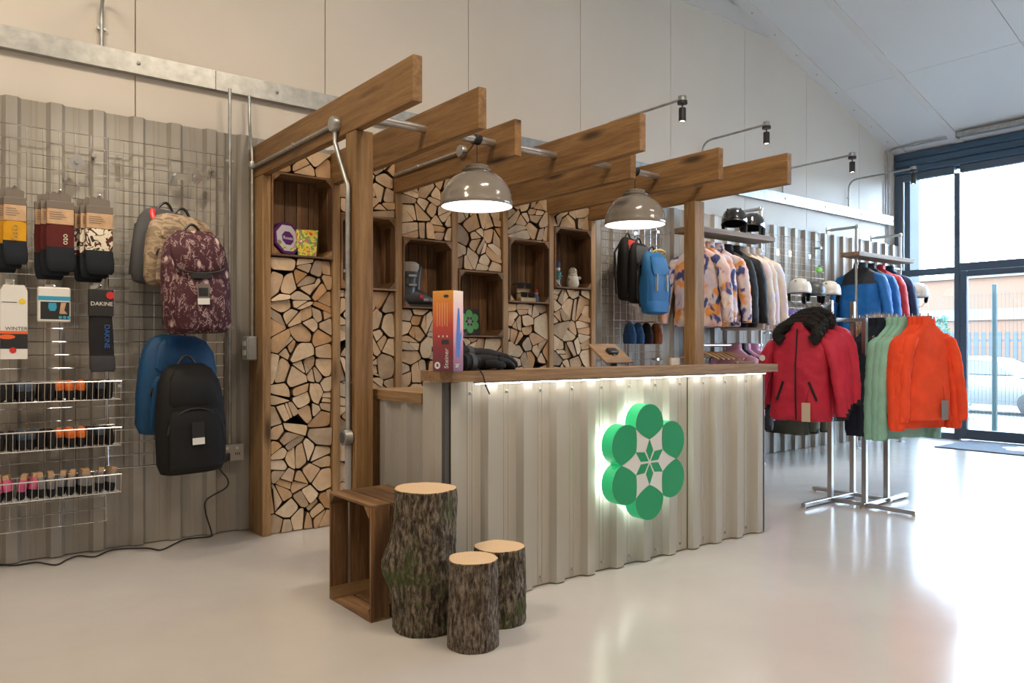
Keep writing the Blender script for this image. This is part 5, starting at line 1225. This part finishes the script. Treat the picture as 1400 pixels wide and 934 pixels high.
for i in range(6): hanger(ORD[i] + ' bare wooden hanger on the low pipe rail behind the counter', (5.70 + i * .075, 4.5, 1.195), RX + .1, 'bare wooden hangers', 1.0)
for i, x in enumerate((6.22, 6.36, 6.50)): hung('pnk', ORD[i] + ' pale pink jacket on the low pipe rail', x, 1.195, (mPinkJ, mPinkJ, mBlkJ), group=G2, w_=.5, h_=.70, th=.12, seed=40, rot=RX + .1 * (i - 1))
hung('blow', 'black jacket among the pale pink ones on the low rail', 6.29, 1.195, (mBlkJ, mBlkJ), group=G2, w_=.52, h_=.80, th=.11, seed=44)
# lower rail between the racks with olive and teal jackets
t = thing('low_rail', 'low chrome rail under the helmet grid with olive and teal jackets', 'clothes rail', (6.95, 4.45, 0))
obj('rail', MB().tube([(0, 0, 1.02), (1.35, 0, 1.02)], .0135, 10), mPipe, t, True)
for x in (0, 1.35): obj('wall_arm', MB().tube([(x, 0, 1.02), (x, .395, 1.02)], .0135, 10), mPipe, t, True); 
for i, x in enumerate((7.02, 7.15)): hung('olv', ORD[i] + ' olive green jacket on the low chrome rail', x, 1.043, (mOlive, mOlive, mBlkJ), Y=4.45, group='jackets on the low chrome rail', w_=.5, h_=.72, th=.13, seed=50, rot=RX + .12 * i)
for i, x in enumerate((7.5, 7.62, 7.78)): hung('tel', ORD[i] + ' teal jacket on the low chrome rail', x, 1.043, (mTealJ, mTealJ, mBlkJ), Y=4.45, group='jackets on the low chrome rail', w_=.5, h_=.62, th=.13, seed=52, rot=RX + .1 * i)
G3 = 'jackets on the pipe rail by the window'
for i, x in enumerate((8.58, 8.78)): hung('blu%d' % i, ('blue and charcoal jacket, nearest the counter on the window rail', 'blue and charcoal jacket touching the red one on the window rail')[i], x, 2.125, (mBlueJ, mBlueJ), group=G3, w_=.52, h_=.76, th=.15, seed=60 + i, yoke=mSlateJ, zipm=mBlack)
hung('rdb', 'red and black quilted jacket on the window rail', 9.0, 2.125, (mSlateJ, mRedPuff), group=G3, w_=.5, h_=.74, th=.16, seed=64, yoke=mRedPuff)
hung('nvj', 'navy jacket nearest the windows on the pipe rail', 9.22, 2.125, (mNavyJ, mNavyJ), group=G3, w_=.5, h_=.74, th=.14, seed=66)
for i, x in enumerate((8.6, 8.75, 8.9, 9.05, 9.2)): hung('nlow', ORD[i] + ' dark navy jacket on the lower window rail', x, 1.175, (mNavyJ, mNavyJ), group='jackets on the lower window rail', w_=.52, h_=.7, th=.13, seed=68)

# floor standing four way rack ----------------------------------------------
RXC = (5.38, 5.70); RYC = (2.79, 3.05); zt_ = (1.49, 1.36)
t = thing('four_way_rack', 'brushed steel four arm clothes stand on the floor by the door', 'clothes rack', (5.54, 2.92, 0))
cx_, cy_ = 5.54, 2.92
for ix, x in enumerate(RXC):
    for iy, y in enumerate(RYC): obj('upright', MB().bev(x - cx_ - .017, x - cx_ + .017, y - cy_ - .017, y - cy_ + .017, .035, 1.50 if iy else 1.36, .003), mSteelB, t)
bars = [(5.03, 5.72, 3.05, 3.05), (5.36, 5.99, 2.79, 2.79), (5.38, 5.38, 2.45, 3.07), (5.70, 5.70, 2.77, 3.36)]
for x0, x1, y0, y1 in bars:
    b_ = obj('base_bar', MB().bev(x0 - cx_ - .017, x1 - cx_ + .017, y0 - cy_ - .017, y1 - cy_ + .017, .012 if x0 != x1 else .0125, .04, .003), mSteelB, t)
    for p in ((x0, y0), (x1, y1)): obj('foot', MB().lathe([(.012, 0), (.012, .012)], 10, (p[0] - cx_, p[1] - cy_, 0), caps=True), mPaper, b_, True)
def rk(p): return (p[0] - cx_, p[1] - cy_, p[2])
m = MB(); a = Vector((5.40, 3.05, 1.49)); b_ = Vector((4.97, 3.05, 1.315)); m.tube([rk(a), rk(b_)], .014, 4, flat=1.0)
ar = obj('sloping_arm', m, plain('pale_blue_steel', (.30, .42, .50), .3, .6), t)
for i in range(8): p = a.lerp(b_, (i + .6) / 8); obj('peg', MB().ball(rk(p + Vector((0, 0, .018))), .011, 6), mChrome, ar, True)
m = MB().bev(5.60 - cx_ - .012, 5.60 - cx_ + .012, 2.42 - cy_, 3.05 - cy_, 1.345, 1.37, .003); ar = obj('straight_arm', m, mSteelB, t)
obj('arm_bracket', MB().bev(5.38 - cx_, 5.70 - cx_, 3.04 - cy_, 3.06 - cy_, 1.34, 1.372, .003), mSteelB, t)
for i in range(11): obj('stop_pin', MB().tube([rk((5.60, 2.45 + i * .055, 1.37)), rk((5.60, 2.45 + i * .055, 1.39))], .004, 6), mChrome, ar, True)
obj('rear_arm', MB().bev(5.70 - cx_, 6.32 - cx_, 2.97 - cy_, 2.995 - cy_, 1.345, 1.37, .003), mSteelB, t)
obj('rear_bracket', MB().bev(5.69 - cx_, 5.715 - cx_, 2.79 - cy_, 3.05 - cy_, 1.345, 1.37, .003), mSteelB, t)
GR = 'crimson jackets on the sloping rack arm'
for i in range(4):
    s = .94 - i * .235; p = Vector((4.985 + i * .066, 3.05, 1.335 + i * .029))
    lab = ORD[i] + ' crimson jacket with black fur hood from the low end of the sloping arm'
    hanger('wooden hanger in the %s crimson jacket on the sloping arm' % ORD[i], (p.x, p.y, p.z), RX + .1)
    jacket('red0' if i == 0 else 'redN', lab, p, RX + (.18, .05, -.05, .06)[i], (mRedJ, mRedJ, mBlkJ), w_=.455, h_=.655, th=.15, group=GR, seed=70 + min(i, 1), hood=(mFurB, mRedJ, .036, .02), zipm=mBlack, pockets=mBlack, badge=mPaper, tagm=mKTag if i == 0 else None)
GF = 'fleeces on the straight rack arm'
seqs = [(2.85, 'navy', 'nvf', mNavyF, -.22, .80), (2.81, 'navy', 'nvf', mNavyF, -.28, .80), (2.77, 'navy', 'nvf', mNavyF, -.25, .80), (2.695, 'mint green', 'mnf', mMint, -.30, .82), (2.655, 'mint green', 'mnf', mMint, -.25, .82), (2.615, 'mint green', 'mnf', mMint, -.28, .82), (2.545, 'coral orange', 'orf', mOrgJ, -.20, .74), (2.515, 'coral orange', 'orf', mOrgJ, -.26, .74), (2.485, 'coral orange', 'orf', mOrgJ, -.30, .74), (2.45, 'coral orange', 'orf0', mOrgJ, -.34, .68)]
cnt = {}
for y, cn, key, mt, rz, hh in seqs:
    i = cnt.get(cn, 0); cnt[cn] = i + 1
    lab = '%s %s fleece on the straight rack arm, counting from its steel uprights' % (ORD[i], cn)
    hanger('wooden hanger in the %s %s fleece on the straight rack arm' % (ORD[i], cn), (5.60, y, 1.372), rz, sx=.62)
    jacket(key, lab, (5.60, y, 1.372), rz, (mt, mt), w_=.40, h_=hh, th=.066, group=GF, seed=80 + len(key), name='fleece_jacket', fold=.3, tagm=mSteelTag if key == 'orf0' else None, sl=1.06)
for i, x in enumerate((5.95, 6.15)):
    lab = 'coral jacket with tan fur hood, ' + ('nearer the uprights' if i == 0 else 'outer') + ' on the rear rack arm'
    hanger('wooden hanger in the %s fur hooded jacket on the rear arm' % ('nearer', 'outer')[i], (x, 2.98, 1.372), PI / 2); jacket('fur', lab, (x, 2.98, 1.372), RX - .2, (mOrgJ, mOrgJ), w_=.42, h_=.66, th=.12, group='fur hooded jackets on the rear arm', seed=90, hood=(mFurT, mOrgJ, .034, .05))

# helmets ---------------------------------------------------------------------
def helmet(lab, p, rot, mat, s=1.0, vents=True, group='ski helmets'):
    t = thing('ski_helmet', lab, 'helmet', p, rot, group)
    pr = [(.128, -.035), (.130, -.01), (.128, .02), (.120, .055), (.102, .088), (.072, .112), (.036, .124), (.0005, .127)]
    m = MB().lathe(pr, 36); m.v = [(x * .92 * s, y * 1.12 * s, z * s + (.03 * s * (-y / .13) if z < 0 and y < 0 else 0)) for x, y, z in m.v]; obj('shell', m, mat, t, 60)
    m = MB().lathe([(.124, -.03), (.122, .02), (.08, .1), (.0005, .115)], 28); m.v = [(x * .92 * s, y * 1.12 * s, z * s + (.03 * s * (-y / .13) if z < 0 and y < 0 else 0)) for x, y, z in m.v]; obj('lining', m, mBlkF, t, True)
    obj('rim_trim', MB().tube([(.118 * s * math.cos(q), .144 * s * math.sin(q), -.035 * s + (.03 * s * (-math.sin(q)) if math.sin(q) < 0 else 0)) for q in [2 * PI * i / 28 for i in range(29)]], .006 * s, 6), mBlack, t, True)
    for s_ in (-1, 1):
        obj('ear_pad', MB().loft([(-.115 * s, .010, .028, s_ * .098 * s, .02), (-.1 * s, .016, .045, s_ * .1 * s, .02), (-.03 * s, .014, .05, s_ * .105 * s, .02)], 16, 2.4), mBlkF, t, True)
        for k_ in range(2):
            q = 1.1 + k_ * .55; m = MB().bev(-.006, .006, -.022, .022, -.003, .003, .002).xf(Matrix.Translation((s_ * .060 * s, (-.05 + .085 * k_) * s, .108 * s)) @ Matrix.Rotation(s_ * .55, 4, 'Y')); obj('vent', m, mBlack, t)
    obj('chin_strap', MB().tube([(-.1 * s, .01, -.1 * s), (-.05 * s, -.02, -.155 * s), (.05 * s, -.02, -.155 * s), (.1 * s, .01, -.1 * s)], .006, 6, flat=.4), mBlack, t, True)
    return t
mHelW = plain('white_helmet_shell', (.66, .65, .62), .35); mHelK = plain('gloss_black_helmet', (.014, .015, .017), .15, coat=.6); mHelG = plain('charcoal_helmet', (.06, .065, .07), .45); mHelP = plain('purple_helmet', (.10, .06, .30), .4)
hz = 2.23 + .115
ph = onY(1004, 300, 4.47); helmet('gloss black helmet facing the counter on the plank shelf', (ph.x, 4.47, 2.347), -1.0, mHelK, 1.0)
ph = onY(1032, 305, 4.50); helmet('gloss black helmet tucked behind the other on the plank shelf', (ph.x, 4.53, 2.347), -1.2, mHelK, 1.0)
g2a = onY(1047, 400, 4.79).x; g2b = onY(1126, 400, 4.79).x
gridwall('bright chrome grid panel behind the row of ski helmets', g2a, g2b, .95, 2.36, mat=mPipe)
for (u, v, mt, lab) in ((1093, 397, mHelW, 'white helmet beside the pastel jackets on the helmet grid'), (1113, 401, mHelG, 'charcoal helmet between two white ones on the helmet grid'), (1134, 400, mHelW, 'white helmet with dark vents beside the blue jackets')):
    q = onY(u, v, 4.55); h_ = helmet(lab, (q.x, 4.55, q.z), (math.radians(12), 0, -.75), mt, 1.0)
    hook('chrome prong hook under the ' + lab.split(' on the')[0], (q.x, 4.786, q.z + .05), .14)
q = onY(1087, 437, 4.45); hp_ = helmet('purple helmet with white spots below the white helmets', (q.x, 4.5, q.z - .02), (math.radians(12), 0, -.75), mHelP, .95)
sp_me = MB().ball((0, 0, 0), .009, 5).mesh('white_spot', mPaper, True)
for i in range(16):
    a_, e_ = i * 2.4, .25 + 1.0 * ((i * .618) % 1); link('white_spot', sp_me, hp_, (.119 * .95 * math.cos(a_) * math.cos(e_), .145 * .95 * math.sin(a_) * math.cos(e_), .125 * .95 * math.sin(e_)))
q = onY(1262, 402, 4.4); helmet('white helmet hanging at the window end of the pipe rail', (q.x - .1, 4.42, q.z), (math.radians(20), 0, -.9), mHelW, 1.05)
hook('chrome prong hook under the purple helmet', (onY(1087, 437, 4.5).x, 4.786, onY(1087, 437, 4.45).z + .03), .22)
hook('long chrome prong hook by the windows under a white helmet', (q.x - .1, 4.85, q.z + .05), .40)
for (u, v) in ((1063, 345), (1080, 347), (1107, 352)):
    q = onY(u, v, 4.78); hook('empty chrome prong hook high on the helmet grid', (q.x, 4.786, q.z), .1)
q = onY(1120, 369, 4.74)
t = thing('green_clip_case', 'small bright green case clipped on the helmet grid', 'case', (q.x, 4.74, q.z))
obj('case', MB().bev(-.045, .045, -.02, .02, -.03, .03, .01), plain('lime_plastic', (.22, .60, .08), .5), t); obj('loop', MB().tube(arc((-.02, 0, .03), (0, 0, .07), (.02, 0, .03)), .004, 6), mBlack, t, True)

# packs and beanies on the grid behind the counter -----------------------------
g3a = onY(822, 400, 4.79).x; g3b = onY(905, 400, 4.79).x
gridwall('chrome grid panel behind the counter holding rucksacks and beanies', g3a, g3b, .62, 2.30)
mBlueP2 = fabric('sky_blue_ripstop', (.02, .14, .34), .6); mYelT = plain('yellow_trim', (.7, .42, .05), .5); mRedS = fabric('red_strap', (.42, .05, .04))
q = onY(868, 322, 4.79); hook('long chrome arm holding the rucksacks behind the counter', (q.x, 4.786, q.z), .42, .03)
cx, zt, w_, h_ = pk(840, 884, 322, 412, 4.62)
backpack('black rucksack with red shoulder trim on the grid behind the counter', (cx, 4.70, zt), w_, h_, .14, mBlackP, mRedS, (0, 0, .3), 1, False, 'rucksacks behind the counter', seed=12)
cx, zt, w_, h_ = pk(856, 896, 330, 416, 4.54)
backpack('plain black rucksack between the red trimmed and blue ones', (cx, 4.60, zt), w_, h_, .10, mBlackP, mGreyF, (0, 0, .2), 1, 1, 'rucksacks behind the counter', seed=13)
cx, zt, w_, h_ = pk(876, 912, 342, 430, 4.42)
bp = backpack('bright blue rucksack with yellow trim hanging in front', (cx, 4.48, zt), w_, h_, .13, mBlueP2, mBlueP2, (0, 0, .1), 2, False, 'rucksacks behind the counter', seed=14)
obj('yellow_piping', MB().tube([(.085 * math.cos(q_), -.10 - .02 * math.sin(q_), -.02 + .03 * math.sin(q_)) for q_ in [PI * i / 10 for i in range(11)]], .008, 6), mYelT, bp, True)
for s_ in (-1, 1): obj('zip_pull', MB().tube([(s_ * .07, -.14, -.2), (s_ * .075, -.14, -.34)], .006, 6), mYelT, bp, True)
def beanie(lab, p, mat, rot, h_=.17):
    t = thing('beanie', lab, 'beanie', p, rot, 'beanies behind the counter')
    obj('crown', MB().loft([(-h_, .085, .045), (-h_ * .6, .088, .048), (-h_ * .3, .072, .042), (-h_ * .1, .040, .03), (0, .014, .014)], 40, 2.2, .3, 4), mat, t, True)
    obj('cuff', MB().loft([(-h_ - .015, .084, .045), (-h_, .092, .052), (-h_ * .62, .094, .054), (-h_ * .55, .088, .048)], 40, 2.2, .06), mat, t, True)
mRust = pattern('rust_rib_knit', [(.35, (.16, .038, .010)), (.65, (.30, .085, .025))], 4, .95, stretch=(22, 22, .6), bmp=.5); mBlueK = pattern('blue_rib_knit', [(.35, (.01, .04, .12)), (.65, (.02, .09, .22))], 4, .95, stretch=(22, 22, .6), bmp=.5)
rl_ = onY(880, 440, 4.6); xs = [onY(u, 450, 4.6).x for u in (861, 872, 884, 897)]
t = thing('beanie_bar', 'chrome crossbar hook rail holding four beanies', 'display arm', (xs[0] - .05, 4.785, rl_.z))
obj('crossbar', MB().tube([(0, -.18, 0), (xs[3] - xs[0] + .1, -.18, 0)], .005, 6), mChrome, t, True)
for x in (.05, xs[3] - xs[0] + .05): obj('arm', MB().tube([(x, 0, 0), (x, -.18, 0)], .005, 6), mChrome, t, True)
for x, mt, lab in zip(xs, (mBlueK, mBlueK, mBlkKnit, mRust), ('blue knitted beanie at the far end of the crossbar', 'blue knitted beanie next to the black one', 'black knitted beanie beside the rust one', 'rust brown ribbed beanie with a white tag')):
    beanie(lab, (x, 4.60, rl_.z - .008), mt, 1.0)
q = onY(906, 463, 4.5); tag(obj('price_tag', MB().box(0, .03, 0, .001, -.06, 0), mPaper, loc=(q.x - .03, 4.53, q.z + .02)), 'small white price tag hanging on the rust beanie', 'tag')
# ceiling conduit by the window wall
t = thing('ceiling_conduit', 'grey conduit rising in the window corner and turning along the ceiling', 'conduit', (10.12, 4.93, 2.0))
zc2 = ceil_z(10.12) - .03 - 2.0
obj('pipe', MB().tube([(0, 0, .0), (0, 0, zc2 - .1)] + arc((0, 0, zc2 - .08), (0, 0, zc2), (0, -.1, zc2 - .0)) + [(0, -.72, zc2)], .013, 8), mGalv, t, True)
obj('pipe', MB().tube([(-.07, 0, .88), (-.07, 0, zc2 - .02)], .011, 8), mGalv, t, True)
t = thing('ceiling_trunking', 'grey trunking fixed under the roof along the window wall', 'trunking', (10.05, 4.05, ceil_z(10.05) - .06))
obj('channel', MB().bev(-.04, .04, -4.2, 0, -.03, .03, .004), mGalv, t); obj('end_plate', MB().bev(-.05, .05, 0, .01, -.04, .04, .004), mGalv, t)
